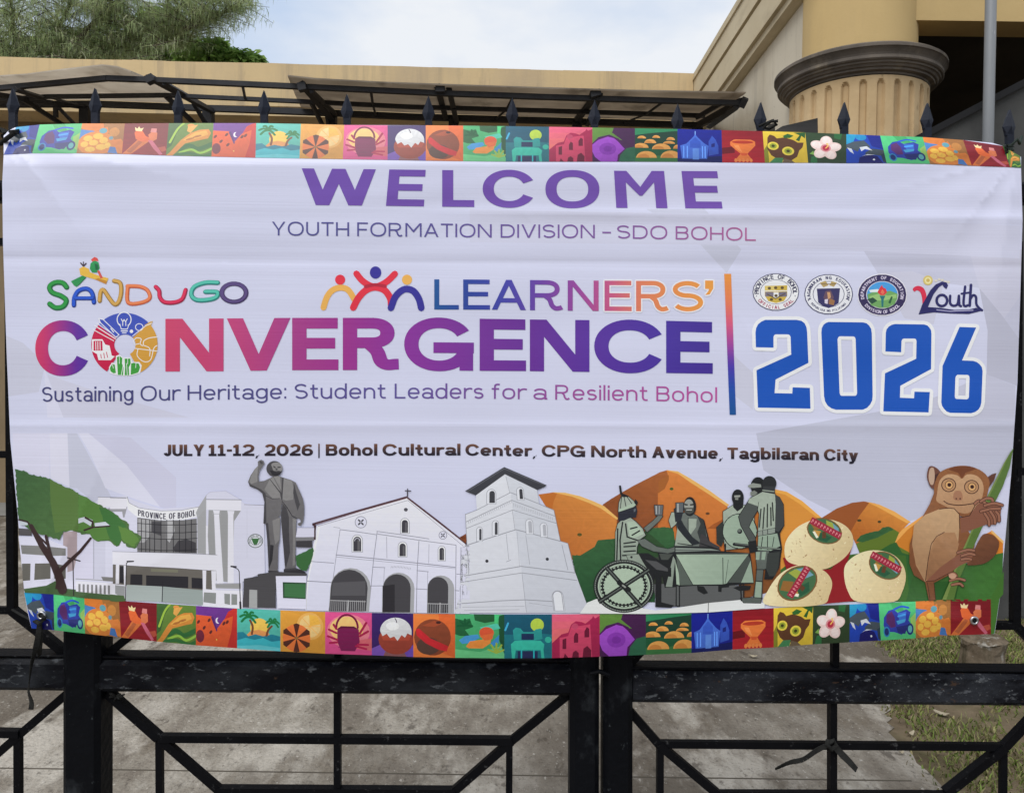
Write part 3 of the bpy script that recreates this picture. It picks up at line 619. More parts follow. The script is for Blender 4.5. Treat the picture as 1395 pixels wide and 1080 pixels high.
p = part('wheel_emblem', 1, 'round emblem of blue, amber, crimson and green sectors with white line drawings')
WX, WY = 657/3.875, 330+540/3.875
def sector(col, a0, a1, ro=45.2, ri=14.5):
    O = ell(WX, WY, ro, ro*.955, 0, 24, a0, a1); I = ell(WX+.6, WY+.2, ri, ri*.97, 0, 16, a1, a0); p.add(col, O + I)
sector((60,78,178),-142,-43); sector((204,150,62),-43,62); sector((190,24,70),122,218)
wl_ = (228,224,240)
p.l(wl_,'500,440 610,510',5,CG); p.l(wl_,'490,460 600,520',4,CG); p.l(wl_,'512,428 618,500',4,CG)
p.p((60,78,178),'522,402 545,408 628,488 612,502 530,425',CG); p.add(wl_, *stroke(pts('522,402 545,408 628,488 612,502 530,425',CG),1.1,closed=True)); p.l(wl_,'585,455 600,475',5,CG)
p.add(wl_, *ring(655/3.875,330+408/3.875,10.2,10.6,1.3), mode='eo'); p.p((60,78,178),'634,440 678,440 672,456 640,456',CG); p.l(wl_,'632,432 640,458 672,458 682,432',4,CG); p.l(wl_,'640,468 672,468',6,CG); p.l(wl_,'646,478 666,478',5,CG); p.l(wl_,'640,405 648,420 655,408 663,420 672,404',4,CG); p.l(wl_,'648,420 648,440',4,CG); p.l(wl_,'664,420 664,440',4,CG)
p.add(wl_, ell(694/3.875,330+470/3.875,2.4)); p.add(wl_, *ring(735/3.875,330+448/3.875,5.6,5.2,1.0), mode='eo'); p.p((204,160,80),'760,440 790,420 806,416 800,436 775,440',CG); p.l(wl_,'700,495 770,440 800,428',4,CG)
p.l(wl_,'705,520 720,505 745,510 740,535 755,545 760,520 790,505 832,500',4,CG,True); p.l(wl_,'712,560 832,575',4,CG); p.l(wl_,'728,565 725,600 760,630 795,620 812,560 830,545',4,CG,True); p.l(wl_,'760,545 790,560 790,600',4,CG,True); p.l(wl_,'705,520 712,540 735,535',4,CG)
p.p(wl_,'486,512 540,512 556,540 578,545 590,598 606,602 585,622 520,622 512,590 486,575',CG); p.p((190,24,70),'494,520 540,520 542,572 494,572',CG); p.l(wl_,'505,525 506,568',4,CG); p.l(wl_,'516,525 517,568',4,CG); p.l(wl_,'528,525 529,568',4,CG); p.l((190,24,70),'532,592 535,612',4,CG); p.l((190,24,70),'548,585 552,612',4,CG); p.l((190,24,70),'562,580 568,608',4,CG)
gh = (62,150,60)
p.p(wl_,'575,660 590,635 610,640 612,600 630,592 650,608 668,608 690,608 700,632 735,632 748,650 740,690 700,702 657,706 610,700 580,690',CG)
p.p(gh,'580,664 592,642 606,646 612,690 600,692 584,682',CG); p.p(gh,'617,606 632,600 646,612 644,640 652,660 650,702 622,700',CG); p.p(gh,'658,614 688,614 690,640 680,660 682,702 658,702 660,660',CG); p.p(gh,'692,640 706,636 732,640 740,660 730,688 690,700',CG)
for q_ in ('630,602 630,640','674,614 674,642','594,646 598,665','718,638 716,662','652,640 640,700','668,640 672,700'): p.l(wl_, q_, 3, CG)
p = part('people_emblem', 1, 'three stylised figures with raised arms in amber, red and indigo')
ye, re, ib = (228,168,84), (216,46,66), (52,46,146)
p.l(ye,'390,810 408,755 438,718 480,705 520,717 552,765',32,CH,True)
p.l(re,'547,810 575,758 615,718 662,703 712,718 742,760 748,800',36,CH,True); p.l(re,'564,631 602,674 660,700 720,676 767,632',34,CH,True); p.l((172,32,56),'612,700 662,690 716,698',18,CH,True)
p.l(ib,'746,812 768,755 800,722 830,712 866,724 894,765 906,812',36,CH,True)
p.add(re, ell(340+478/3.875,210+663/3.875,6.9)); p.add(ib, ell(340+665/3.875,210+625/3.875,7.8,8.4)); p.add(ye, ell(340+831/3.875,210+663/3.875,6.9))
# ---- illustrations
def fo(p, fill, line, w, s, crop, smooth=False):
    P = pts(s, crop)
    if smooth: P = spline(P, 4, True)
    p.add(line, *stroke(P, w/crop[2], closed=True)); p.add(fill, P)
# hills and greenery
p = part('printed_hills', 1, 'orange brown cone hills with green slopes')
OR = duo((214,124,50),(188,100,42),0,660,0,760,.02); LT_ = (240,166,92); BR = (142,78,42)
p.add((206,136,58), spline(pts('1190,560 1185,235 1200,213 1240,220 1305,262',CE)[:4],3) + pts('100,215 160,230 230,275 340,365 430,420 430,640 60,640',CF))
p.p((236,160,74),'100,215 160,228 240,276 345,366 335,376 225,290 150,242 100,232',CF)
p.p((146,80,42),'320,390 345,362 420,315 500,285 560,278 600,284 560,330 520,400 500,470 380,470',CF,smooth=False); p.p(duo((202,130,58),(172,98,44),1200,690,1180,730,.03),'560,278 620,288 700,325 800,385 740,450 700,440 520,500 490,440 540,350 590,284',CF)
p.p((238,162,84),'575,280 640,294 720,330 806,386 786,392 700,344 630,306',CF); p.add((70,60,36), ell(1030+537/3.82,610+377/3.82,3,1.8), ell(1030+642/3.82,610+384/3.82,2.4,1.8))
p.p((196,120,46),'690,510 735,452 800,408 868,362 860,470 850,590 790,560',CF); p.p((232,160,84),'700,500 760,425 868,352 868,366 790,424 720,500',CF)
p.p((206,122,44),'1180,600 1190,450 1230,430 1286,488 1286,560',CF); p.p((240,176,110),'1226,426 1288,484 1288,500 1224,440',CF)
# big hill
p.p(duo((158,90,48),(124,66,38),900,650,850,740,.03),'140,302 190,268 250,232 330,186 420,140 490,104 530,92 548,110 545,150 520,200 482,232 478,470 400,480 200,520 140,400',CE)
p.p(duo((208,124,60),(174,94,44),930,640,900,760,.025),'530,92 590,98 680,148 770,208 905,300 910,640 478,640 478,232 525,190 546,140',CE); p.p((158,92,44),'482,160 545,120 545,150 520,205 482,232',CE)
p.p((244,172,98),'530,90 600,98 690,150 800,220 915,304 900,312 780,232 680,168 600,112 548,98',CE); p.p((156,84,40),'880,390 905,330 905,450 780,450 820,420',CE)
p.add((64,90,40), ell(790+562/4.5,620+206/4.5,2.6,2)); p.add((96,60,36), ell(790+783/4.5,620+357/4.5,2.8,1.8))
# left hill
p.p(duo((206,132,64),(174,98,46),800,665,760,760,.025),'555,240 640,228 720,232 800,250 880,280 950,310 1035,382 1042,640 760,640 735,540 690,525 650,335 600,310',CD); p.p((184,104,44),'555,240 640,228 670,234 650,280 640,330 600,312',CD)
p.p((244,174,100),'640,226 720,229 810,250 890,280 960,312 1042,384 1040,396 940,326 870,294 760,252',CD); p.add((86,78,36), ell(610+808/4.5,620+486/4.5,3.2,2.2))
p.p((226,150,80),'400,475 440,500 520,560 500,562 430,540',CE)
G1 = duo((52,92,56),(34,72,46),0,720,0,830,.06); G2 = (72,98,48); G3 = duo((48,86,44),(60,106,48),1260,760,1330,820,.05)
p.p(G1,'1046,512 1000,515 960,520 915,530 885,592 850,610 760,612 780,720 795,770 850,905 900,890 990,960 1060,960',CD,(.5,2.2,3))
p.p(G1,'0,615 90,560 110,520 220,510 230,700 460,760 460,900 40,900 0,820',CE)
p.p(G1,'398,452 450,446 520,440 572,446 590,560 570,640 560,760 470,760 420,640 440,620 480,600 410,560',CE,(.4,2,5)); p.p((206,112,46),'440,600 470,596 466,640',CE)
p.p((40,76,46),'770,440 840,430 860,560 780,560',CE) if False else None
p.p((92,112,44),'520,500 620,440 700,412 745,440 720,500 800,545 800,640 560,600',CF); p.p(G1,'520,486 545,455 590,440 640,430 660,412 690,410 720,424 690,436 640,462 560,490',CF,(.4,2,6)); p.p((48,92,48),'640,535 700,500 730,490 760,545 810,560 830,650 820,790 740,790',CF)
p.p((62,100,46),'120,640 170,600 460,560 560,545 780,560 800,800 60,800',CF); p.p(G3,'820,640 1180,590 1230,556 1287,545 1280,700 1262,790 1225,795 780,800',CF); p.p((42,84,40),'880,700 1060,690 1040,790 890,792',CF)
p.p((62,104,44),'1262,700 1290,640 1287,760 1268,783 1241,966 1222,969 1222,780',CF)
p.p(duo((196,112,46),(120,72,40),0,690,0,790,.03),'880,330 1010,320 1130,260 1230,300 1230,820 1000,880 900,560',CE); p.p((44,72,44),'330,430 440,490 520,560 480,640 330,640',CE); p.p((58,66,56),'440,640 520,600 600,620 600,800 450,800',CE)
# government hall
p = part('printed_government_hall', 2, 'grey and white columned hall with curved glass front, lettered across its top')
W1 = (212,209,231); W2 = (220,217,236); GY = (158,157,163); DG = (92,88,92); BK = (44,43,50); LN = (120,118,132)
p.p((206,204,226),'95,322 110,345 300,400 520,385 565,322 590,300 680,296 770,350 790,370 905,378 912,800 870,790 780,830 780,990 540,975 540,780 0,770 0,335',CB)
p.p((206,204,226),'300,480 480,300 605,305 836,400 836,800 560,790 300,740',CA)
p.p(W2,'465,302 600,306 610,346 480,350 465,345',CA); p.l(LN,'465,302 600,306',2.5,CA); p.p((150,148,158),'510,356 604,350 590,400 575,395 570,372 520,372',CA); p.p(W1,'545,372 580,372 588,430 575,540 548,540',CA)
p.p((198,196,218),'440,500 500,505 500,690 440,690',CA); p.l(LN,'445,505 445,690',2,CA); p.p((168,150,158),'300,470 366,462 366,580 350,650 300,664',CA); p.p((206,202,226),'366,480 440,500 440,690 330,690 366,620',CA)
# left wing
p.p(W1,'88,488 200,490 320,540 320,735 115,740 100,600',CA); p.p((126,124,126),'98,530 200,534 312,546 312,580 250,582 104,572',CA); p.p((100,97,94),'104,618 250,616 312,628 312,690 240,690 108,700',CA); p.p(W1,'145,616 166,616 162,700 143,700',CA); p.p(W1,'240,614 254,614 258,694 240,694',CA)
p.p((84,80,84),'88,450 150,455 150,486 90,484',CA); p.p(W1,'112,704 310,694 360,700 360,735 118,738',CA); p.p((70,94,62),'113,738 220,722 262,700 300,735 585,764 585,796 400,782 255,764 118,756',CA)
p.p(W2,'360,700 545,712 545,768 360,750',CA)
for i in range(8): p.p((128,126,132),'%g,%g %g,%g %g,%g %g,%g' % (372+20*i,714+i,382+20*i,715+i,382+20*i,754+i*1.6,372+20*i,752+i*1.6),CA)
p.l((150,148,156),'360,690 545,700',4,CA); p.p((120,118,120),'480,680 545,684 545,704 490,700',CA)
# curved front
p.p(W2,'0,338 95,340 95,402 0,402',CB); p.l(LN,'0,336 95,338',3,CB)
p.p((226,223,240),'96,320 112,366 170,396 300,414 420,410 520,390 556,372 560,400 510,448 430,466 300,468 160,450 104,404',CB); p.l(LN,'100,330 112,366 170,396 300,414 420,410 520,390 556,372 566,322',2.5,CB)
p.p((162,161,168),'520,392 566,320 566,400 512,450 505,425',CB)
p.p((112,110,114),'160,452 300,470 430,468 510,458 512,664 160,656',CB); p.p((160,158,164),'166,460 240,468 236,560 200,600 166,600',CB); p.p((172,170,176),'330,474 372,474 380,530 350,600 330,580',CB); p.p((66,64,70),'400,590 450,580 505,600 505,660 380,655 372,630',CB); p.p((74,72,78),'245,475 300,478 300,560 245,540',CB)
for x in (184,210,233,262,300,334,372,408,445,478): p.l((40,39,46),'%g,%g %g,656' % (x, 462+5*math.sin((x-160)/110.), x),4.5,CB)
for y in (490,536,574,640): p.l((40,39,46),'160,%g 300,%g 430,%g 512,%g' % (y-4,y+6,y+6,y),4,CB)
p.p(GY,'513,450 565,400 565,668 515,664',CB); p.p(W2,'564,500 578,500 578,670 564,668',CB)
p.p(W2,'566,346 772,348 772,412 566,406',CB); p.l(LN,'566,346 772,348',4,CB); p.l((176,174,196),'566,320 590,302 680,296 766,346',2.5,CB)
p.p((150,149,154),'580,408 770,412 730,474 722,836 590,820 575,560',CB); p.p(W2,'606,410 646,412 642,436 668,842 628,842 612,436',CB); p.p(W2,'690,412 732,414 726,438 728,842 692,842 694,438',CB); p.p((206,204,226),'732,470 780,420 780,840 728,842',CB); p.l((170,168,176),'600,430 650,432',3,CB)
p.l(LN,'790,376 905,380',3,CB); p.l((190,188,208),'806,400 806,690',2,CB)
X, Y = 150+855/4.3214, 600+590/4.3214
p.add((84,92,92), ell(X,Y,10.6,9.6)); p.add((206,206,220), ell(X,Y,9.6,8.6)); p.add((84,92,92), ell(X,Y,6.6,6.0)); p.add((210,212,222), ell(X,Y,5.9,5.3)); p.p((60,104,64),'832,576 878,576 870,600 862,612 848,612 840,600',CB); arc_text(p,'PROVINCE OF BOHOL',X,Y,8.1,7.3,150,390,2.0,.25,.2,(84,92,92))
p.p(W2,'14,654 160,658 400,664 630,674 626,764 400,748 200,738 14,726',CB); p.l(LN,'14,652 160,656 400,662 630,672',2.5,CB)
p.p((104,99,96),'16,728 200,740 400,750 624,766 620,880 545,880 300,872 16,850',CB); p.p((120,118,104),'240,752 400,760 400,776 240,770',CB)
for q in ('120,786 190,788 190,850 118,846','212,792 460,800 460,868 212,858','480,806 545,810 545,872 480,868','56,738 80,740 80,840 56,836'): p.p(BK,q,CB)
for q in ('34,730 54,730 52,842 32,842','80,734 96,736 94,850 82,846','544,762 566,764 564,880 546,876','596,766 624,766 622,884 600,882'): p.p(W2,q,CB)
p.p(W2,'14,842 96,850 90,938 14,904',CB); p.p((150,150,156),'30,850 88,856 86,930 30,900',CB); p.p((164,172,174),'98,848 310,858 305,948 92,940',CB); p.p((148,157,158),'312,858 545,880 548,968 308,950',CB)
p.p(W2,'545,872 640,880 780,884 780,988 548,970',CB); p.p((134,136,138),'553,892 624,896 622,960 549,950',CB); p.p((134,136,138),'672,900 706,902 706,966 674,960',CB); p.p((134,136,138),'714,902 748,904 748,966 714,966',CB); p.p((150,148,152),'620,845 770,842 770,872 622,868',CB); p.l(LN,'620,842 770,840',3,CB)
p.p((74,98,62),'0,904 80,912 92,944 40,948 0,944',CB)
for q in ('768,985 760,770 752,756 735,748 712,740','90,938 96,722 104,714 134,712','306,948 310,826'): p.l((40,38,46),q,5,CB)
p.l((40,38,46),'712,740 742,742',9,CB); p.l((40,38,46),'100,710 138,710',7,CB); p.l((40,38,46),'766,950 768,985',12,CB)
p.l((44,40,44),'350,770 346,600',5,CA); p.l((44,40,44),'320,590 380,606',6,CA)
hb_ = [(188,702),(205,705.6),(225,707.2),(250,705.6),(267,702)]; hc_ = [(188,693.8),(205,697.6),(225,699.2),(250,697.4),(267,693.6)]
word(p,'PROVINCE',188,226,hb_,hc_,.19,.15,(70,68,84),gap=.16); word(p,'OF',230,239,hb_,hc_,.19,.15,(70,68,84),gap=.16); word(p,'BOHOL',242,266,hb_,hc_,.19,.15,(70,68,84),gap=.16)
# acacia
p = part('printed_tree', 3, 'spreading green tree with a forked dark trunk')
FG = '72,172 110,178 150,196 190,205 235,216 270,236 310,256 345,268 375,290 410,304 440,324 475,340 510,360 550,386 585,410 615,432 610,455 640,470 668,490 660,520 640,546 610,540 575,512 556,540 530,520 500,508 465,515 440,500 425,478 390,478 366,470 340,460 300,468 282,504 240,494 200,480 160,468 120,445 88,405 78,280'
p.p(duo((62,94,60),(78,108,62),20,650,130,730,.05),FG,CA,(1.0,2.6,4)); p.p((86,114,62),'236,217 270,236 310,256 345,268 372,288 372,466 340,460 300,462 262,474 240,330',CA); p.p((84,122,62),'372,290 410,304 440,324 472,340 500,440 520,500 465,510 440,498 425,474 372,460',CA,(.5,3,8)); p.p((62,108,58),'470,350 512,362 556,392 600,440 560,536 520,500',CA,(.6,3,9)); p.p((92,128,64),'560,440 612,456 660,500 636,540 580,508',CA,(.7,3,10))
p.p((196,200,214),'372,404 404,396 440,412 430,440 396,420 372,428',CA); p.p((200,202,218),'448,426 500,420 520,436 452,446',CA); p.p((190,196,208),'92,416 136,420 130,436 96,436',CA)
TR = (58,42,44)
p.add(TR, *stroke(pts('148,440 196,530 250,610 280,680 296,742',CA),6.0,w2=13)); p.add(TR, *stroke(pts('430,498 380,560 320,616 276,662',CA),3.2,w2=6)); p.l(TR,'218,488 236,560 250,610',14,CA); p.l(TR,'176,480 226,530 240,570',9,CA); p.l(TR,'405,400 440,420 440,446 400,460',9,CA); p.l(TR,'440,446 520,440',7,CA); p.l(TR,'90,410 130,420 150,444',8,CA)
p.p(TR,'270,690 300,690 316,744 262,738',CA)
# statue
p = part('printed_statue', 4, 'dark grey statue of a suited man raising his right fist')
SG = duo((110,107,111),(94,91,96),0,640,0,790,.035); SL = duo((136,133,136),(118,115,118),0,640,0,780,.03); SD = duo((74,72,77),(62,60,66),0,640,0,780,.03); SK = (46,45,51)
CS = (330, 615, 5.84)
p.p((206,203,225),'440,604 580,604 580,680 425,680',CS); p.p((120,118,124),'425,682 570,678 572,706 425,710',CS); p.p((60,58,64),'430,710 556,708 556,762 430,760',CS); p.p((56,98,58),'425,830 455,815 500,795 560,760 568,790 545,880 510,950 470,940 430,905',CS,(.5,2.5,3)); p.l(LN,'440,604 572,604',4,CS); p.p((66,40,46),'556,570 584,566 584,700 572,700 572,590 558,588',CS)
p.p(SG,'124,78 150,64 170,74 176,96 160,120 140,150 128,195 134,238 175,232 222,210 246,198 280,190 318,204 390,226 425,245 450,300 482,372 492,430 492,500 484,560 468,586 448,590 442,570 466,560 462,540 446,530 432,532 396,516 352,448 320,392 312,420 308,500 280,530 215,560 180,574 168,570 176,400 158,330 120,300 60,276 46,240 66,190 100,138 126,112',CS)
p.p(SD,'46,240 60,276 120,300 160,332 176,400 168,570 180,574 192,560 190,420 186,330 150,300 70,262',CS); p.p(SL,'100,138 128,112 120,180 120,240 72,256 60,238 72,190',CS); p.p(SL,'330,212 395,232 412,300 404,380 350,390 322,380 318,250',CS); p.p(SL,'222,216 246,204 300,310 308,376 240,370 200,330 176,300',CS)
p.p(SD,'412,250 432,330 460,420 440,470 420,400 405,330',CS); p.p(SD,'222,226 300,316 312,326 318,206 330,210 318,392 308,376 300,330',CS); p.p(SL,'250,200 280,194 300,200 312,310',CS); p.l(SK,'186,350 240,376 300,372',4,CS); p.l(SK,'318,396 360,450 398,512 432,528',6,CS); p.l(SK,'222,222 300,320',4,CS)
p.p(SG,'186,568 215,556 304,520 298,700 286,760 282,950 210,950 205,830 200,720',CS); p.p(SD,'186,568 206,566 220,720 232,800 210,940 205,830 198,700',CS); p.p(SL,'240,548 300,524 296,700 262,740 248,640',CS); p.p(SK,'225,740 250,745 240,860 214,930',CS)
p.p(SG,'308,520 320,398 352,450 400,520 432,534 428,640 424,780 424,925 340,930 330,800 318,660',CS); p.p(SD,'308,520 322,410 352,452 372,520 372,640 380,800 350,920 338,900 322,680',CS); p.p(SL,'400,530 430,540 424,640 420,900 400,910 404,700',CS)
p.p(SK,'204,946 286,950 292,974 210,966',CS); p.p(SK,'330,934 424,924 470,940 506,960 500,978 430,966 330,962',CS); p.p(SD,'335,930 424,926 450,938 340,946',CS)
p.add(SD, ell(330+256/5.84,615+136/5.84,11.0,10.6)); p.p(SL,'232,100 262,86 300,92 318,120 316,150 290,156 250,150 240,130',CS,smooth=True); p.p(SK,'218,150 240,186 270,196 300,184 310,160 270,164 240,150',CS); p.p(SK,'250,112 268,126 262,132 246,122',CS); p.p(SK,'280,120 308,120 304,128 280,130',CS); p.p(SD,'268,130 284,140 276,150 262,146',CS); p.l(SK,'262,158 296,154',5,CS); p.p(SD,'136,72 160,80 168,96 150,100 140,88',CS)
p.p(SK,'124,974 210,962 300,968 270,982 270,1100 10,1100 14,1010 124,992',CS)
p.p((72,70,75),'868,790 950,772 1000,772 1160,782 1156,800 1000,798 975,796 975,985 780,980 790,812 868,804',CB); p.p(W1,'975,797 1156,796 1154,992 985,986',CB); p.p((40,70,50),'1016,832 1154,836 1152,932 1018,926',CB); p.p((62,108,70),'1026,842 1152,844 1150,926 1026,918',CB); p.p((158,158,162),'820,876 866,879 866,986 818,981',CB)
# church
p = part('printed_church', 3, 'white gabled church front with three dark arches')
CWt = (213,211,232); LC = (134,132,150)
p.p((206,204,226),'1020,560 1080,550 1080,970 1015,970',CC); p.p((70,66,74),'124,432 150,430 134,520 124,520',CC); p.p(duo((222,220,238),(205,203,225),540,680,520,830,.008),'140,432 400,348 692,262 880,408 1050,540 1056,560 1020,560 1016,970 75,950 85,760 105,640',CC); p.p((228,226,242),'150,434 165,436 92,760 78,948 72,948 84,760',CC)
for q, w_ in (('285,455 400,470 505,486',4),('285,455 262,612 240,770 215,950',3),('510,466 660,486 830,512',4),('515,482 780,522 996,550',4),('512,470 490,640 460,955',4),('570,500 572,630',2.5),('768,525 758,700 752,962',4),('830,545 828,660',2.5),('996,550 992,965',4),('260,610 490,632 760,660 990,686',5),('262,622 490,645 760,672 990,694',2.5),('108,650 246,660',4),('85,770 238,779',5),('484,685 560,688',4),('556,690 552,800',2.5),('468,800 552,799',4),('756,706 826,713',4),('822,712 822,815',2.5),('750,818 824,822',4),('1026,566 1020,968',3),('1000,728 1040,730',4),('990,828 1015,830',4),('150,434 700,276 1040,556',2.5),('245,440 285,446',2.5)): p.l(LC, q, w_, CC)
p.l((78,46,52),'118,421 400,338 692,256 880,400 1056,540',10,CC); p.l((120,84,86),'140,424 400,346 690,264',3,CC); p.l((58,52,62),'699,206 697,252',6,CC); p.l((58,52,62),'684,217 718,219',6,CC)
def rose(x, y, r):
    X, Y = 400+x/4.5, 620+y/4.5; p.add(LC, ell(X,Y,r/4.5)); p.add(CWt, ell(X,Y,(r-4)/4.5)); 
    for a in (45,135,225,315): p.add((66,64,76), ell(X+r*.36/4.5*math.cos(R(a)),Y+r*.36/4.5*math.sin(R(a)),r*.3/4.5,r*.14/4.5,a))
rose(412,410,37); rose(915,490,26); p.add((80,78,88), ell(400+688/4.5,620+333/4.5,2.7,2.5))
def win(x, y0, y1, w):
    P = lambda a, b, c, d: [(400+X/4.5, 620+Y/4.5) for X, Y in arch(a, b, c, d)]
    p.add(LC, P(x,y0-12,y1+6,w+20)); p.add((226,224,240), P(x,y0-9,y1+3,w+14)); p.add((62,60,70), P(x,y0,y1,w)); p.add((96,94,100), P(x+w*.18,y0+w*.4,y1,w*.3))
win(682,396,474,38); win(390,498,588,48); win(668,540,618,38); win(908,566,642,28); p.add((190,188,204), *stroke(arch(400+390/4.5,620+508/4.5,620+524/4.5,7),1.0,False))
def door(x0, x1, top, bot, rx, lean):
    cx = (x0+x1)/2; w = x1-x0; o = [(400+(X+0)/4.5, 620+Y/4.5) for X, Y in arch(cx+rx, top+2, bot, w, lean)]; p.add((158,157,164), [(400+(X)/4.5, 620+Y/4.5) for X, Y in arch(cx+rx/2, top-10, bot+2, w+rx+6, lean)])
    p.add((66,64,70), [(400+X/4.5, 620+Y/4.5) for X, Y in arch(cx, top, bot, w, lean)])
door(218,444,700,955,16,10); door(544,714,728,962,20,4); door(820,946,745,966,34,2)
p.p((44,42,48),'545,800 620,790 620,962 545,962',CC); p.p((84,82,88),'240,780 440,770 440,860 232,860',CC)
for x in range(228,440,12): p.l((150,148,154),'%d,890 %d,952' % (x+2, x),3.5,CC)
p.l((160,158,164),'226,888 440,896',5,CC); p.l((170,168,174),'335,890 330,955',6,CC)
for x in range(826,975,14): p.l((140,140,146),'%d,910 %d,966' % (x, x-1),3.5,CC)
p.l((160,158,164),'822,908 978,912',5,CC); p.l((170,168,174),'898,905 896,966',7,CC)
for i in range(14): p.l((160,158,172),'%g,%g %g,%g' % (596+i*9,690-5*math.sin(i/4.2)+i*.8,600+i*9,680-5*math.sin(i/4.2)+i*.8),3,CC)
p.p((120,66,40),'1020,500 1050,488 1056,538 1022,512',CC)
# bell tower
p = part('printed_bell_tower', 3, 'white stone bell tower with a dark hipped roof')
TWc = (207,207,220); TS = (198,199,212); LTn = (142,142,154)
p.p(duo((214,214,226),(200,200,213),650,640,700,830,.012),'172,245 352,116 548,212 560,298 650,335 690,525 735,540 782,720 800,770 850,905 858,965 40,965 60,905 78,780 82,570 118,548 108,360 178,335',CD); p.p(duo((202,203,216),(188,189,203),690,650,790,830,.015),'352,116 548,212 560,298 650,335 690,525 735,540 782,720 800,770 850,905 858,965 480,965 452,700 415,455 385,230',CD)
p.p((120,64,40),'78,500 112,480 116,530 100,530',CD)
for q, w_ in (('178,335 385,228 560,298',4),('108,362 178,335',4),('112,408 392,275 655,372',4),('560,298 650,336',4),('114,448 398,335 664,416',3.5),('118,550 418,455 690,526',5),('84,572 118,550',4),('80,742 450,680 780,720',5),('78,778 455,720 790,766',4),('58,910 300,892 480,885 660,896',5),('356,130 380,230',2.5),('396,340 412,455',2.5),('455,725 482,960',2.5),('358,482 374,640',2.5),('425,470 440,680',1.5),('478,490 502,668',2.5),('122,556 128,728',3.5),('700,550 736,702',3.5),('690,526 736,540 780,720',3.5),('650,335 690,525',3),('108,360 118,548',3),('90,930 470,925',2),('500,905 640,925',2),('100,950 440,945',2)): p.l(LTn,q,w_,CD)
for i in range(24): 
    x = 125+i*11.5; y = 400-(x-112)*.475; p.l((168,168,180),'%g,%g %g,%g' % (x,y+8,x+4,y+24),3,CD)
for i in range(22): 
    x = 402+i*11.3; y = 282+(x-392)*.36; p.l((168,168,180),'%g,%g %g,%g' % (x,y+8,x+3,y+26),3,CD)
p.p((58,58,66),'106,220 346,72 606,183 596,192 548,213 350,116 172,246 160,240',CD); p.l((104,104,112),'120,222 346,82 590,182',3,CD)
def tw(x, y0, y1, w, lean, c, f=True):
    P = lambda a, b, cc, d: [(610+X/4.5, 620+Y/4.5) for X, Y in arch(a, b, cc, d, lean)]
    if f: p.add(LTn, P(x-5,y0-12,y1+8,w+26)); p.add((214,214,226), P(x-5,y0-9,y1+6,w+20))
    p.add(c, P(x,y0,y1,w))
tw(272,218,292,34,0,(60,60,68)); tw(452,206,268,20,-4,(60,60,68)); tw(200,450,520,14,0,(66,66,74)); tw(297,410,486,17,0,(66,66,74)); tw(508,402,476,22,-4,(170,170,182)); tw(596,424,494,20,-4,(170,170,182)); tw(690,840,945,46,-12,(214,214,224)); p.add(LTn, *stroke([(610+X/4.5,620+Y/4.5) for X,Y in arch(684,832,950,56,-12)],1.0,False))
p.add((52,52,60), ell(610+240/4.5,620+648/4.5,2.2), ell(610+610/4.5,620+636/4.5,2.2)); p.l((130,130,142),'360,652 385,642',3,CD)
# feast group
p = part('printed_feast_group', 4, 'grey green drawing of figures raising cups round a cloth covered table')
FL = duo((158,168,157),(128,138,130),0,690,0,790,.03); FM = duo((104,110,107),(84,90,88),0,690,0,800,.04); FD = (62,66,66); FK = (30,32,36); FT = duo((164,180,164),(140,157,143),900,760,1000,800,.02)
p.p((214,214,218),'0,968 45,902 100,880 200,900 460,950 620,930 790,904 1000,884 1132,905 1132,936 790,962 400,972',CE); p.p((88,89,92),'450,790 470,930 560,928 640,925 790,904 1000,884 1000,800 700,780',CE); p.l((40,40,44),'788,906 786,962',4,CE)
# man behind the table and cup
fo(p,FM,FK,7,'585,380 640,352 700,362 755,395 780,500 800,560 580,556 600,470',CE); p.p(FL,'600,430 640,470 680,530 690,552 582,552',CE); p.p(FM,'592,385 660,378 662,480 620,430',CE); p.p(FL,'664,388 716,390 712,440 690,470 668,500',CE); p.p((36,40,46),'582,382 612,378 640,430 690,500 742,540 690,552 640,500 600,450',CE); p.p((50,54,56),'716,366 758,396 780,520 742,540 720,470 740,420',CE)
fo(p,FL,FK,6,'545,400 562,350 600,348 604,380 590,420 560,446',CE); p.p((40,44,52),'575,330 605,300 640,320 620,400 585,410',CE); fo(p,(92,96,102),FK,6,'588,292 634,290 632,350 590,350',CE); p.p((160,164,166),'596,296 606,296 606,348 596,348',CE)
p.add(FK, ell(790+674/4.5,620+314/4.5,8.6,13.2)); p.add((146,148,144), ell(790+668/4.5,620+308/4.5,6.4,8.6)); p.p((70,72,70),'640,322 700,322 696,350 670,362 644,350',CE); p.p((40,42,44),'640,296 662,300 660,308 642,306',CE); p.p((40,42,44),'674,300 698,296 696,306 676,308',CE); p.l((200,202,200),'654,334 686,334',4,CE)
p.p((60,58,62),'742,480 780,500 800,530 858,562 850,584 790,580 730,560',CE); p.l(FK,'740,540 860,580',7,CE); p.l(FK,'600,540 690,552',6,CE); p.l(FK,'664,384 664,470',4,CE); p.l(FK,'760,400 790,520',7,CE)
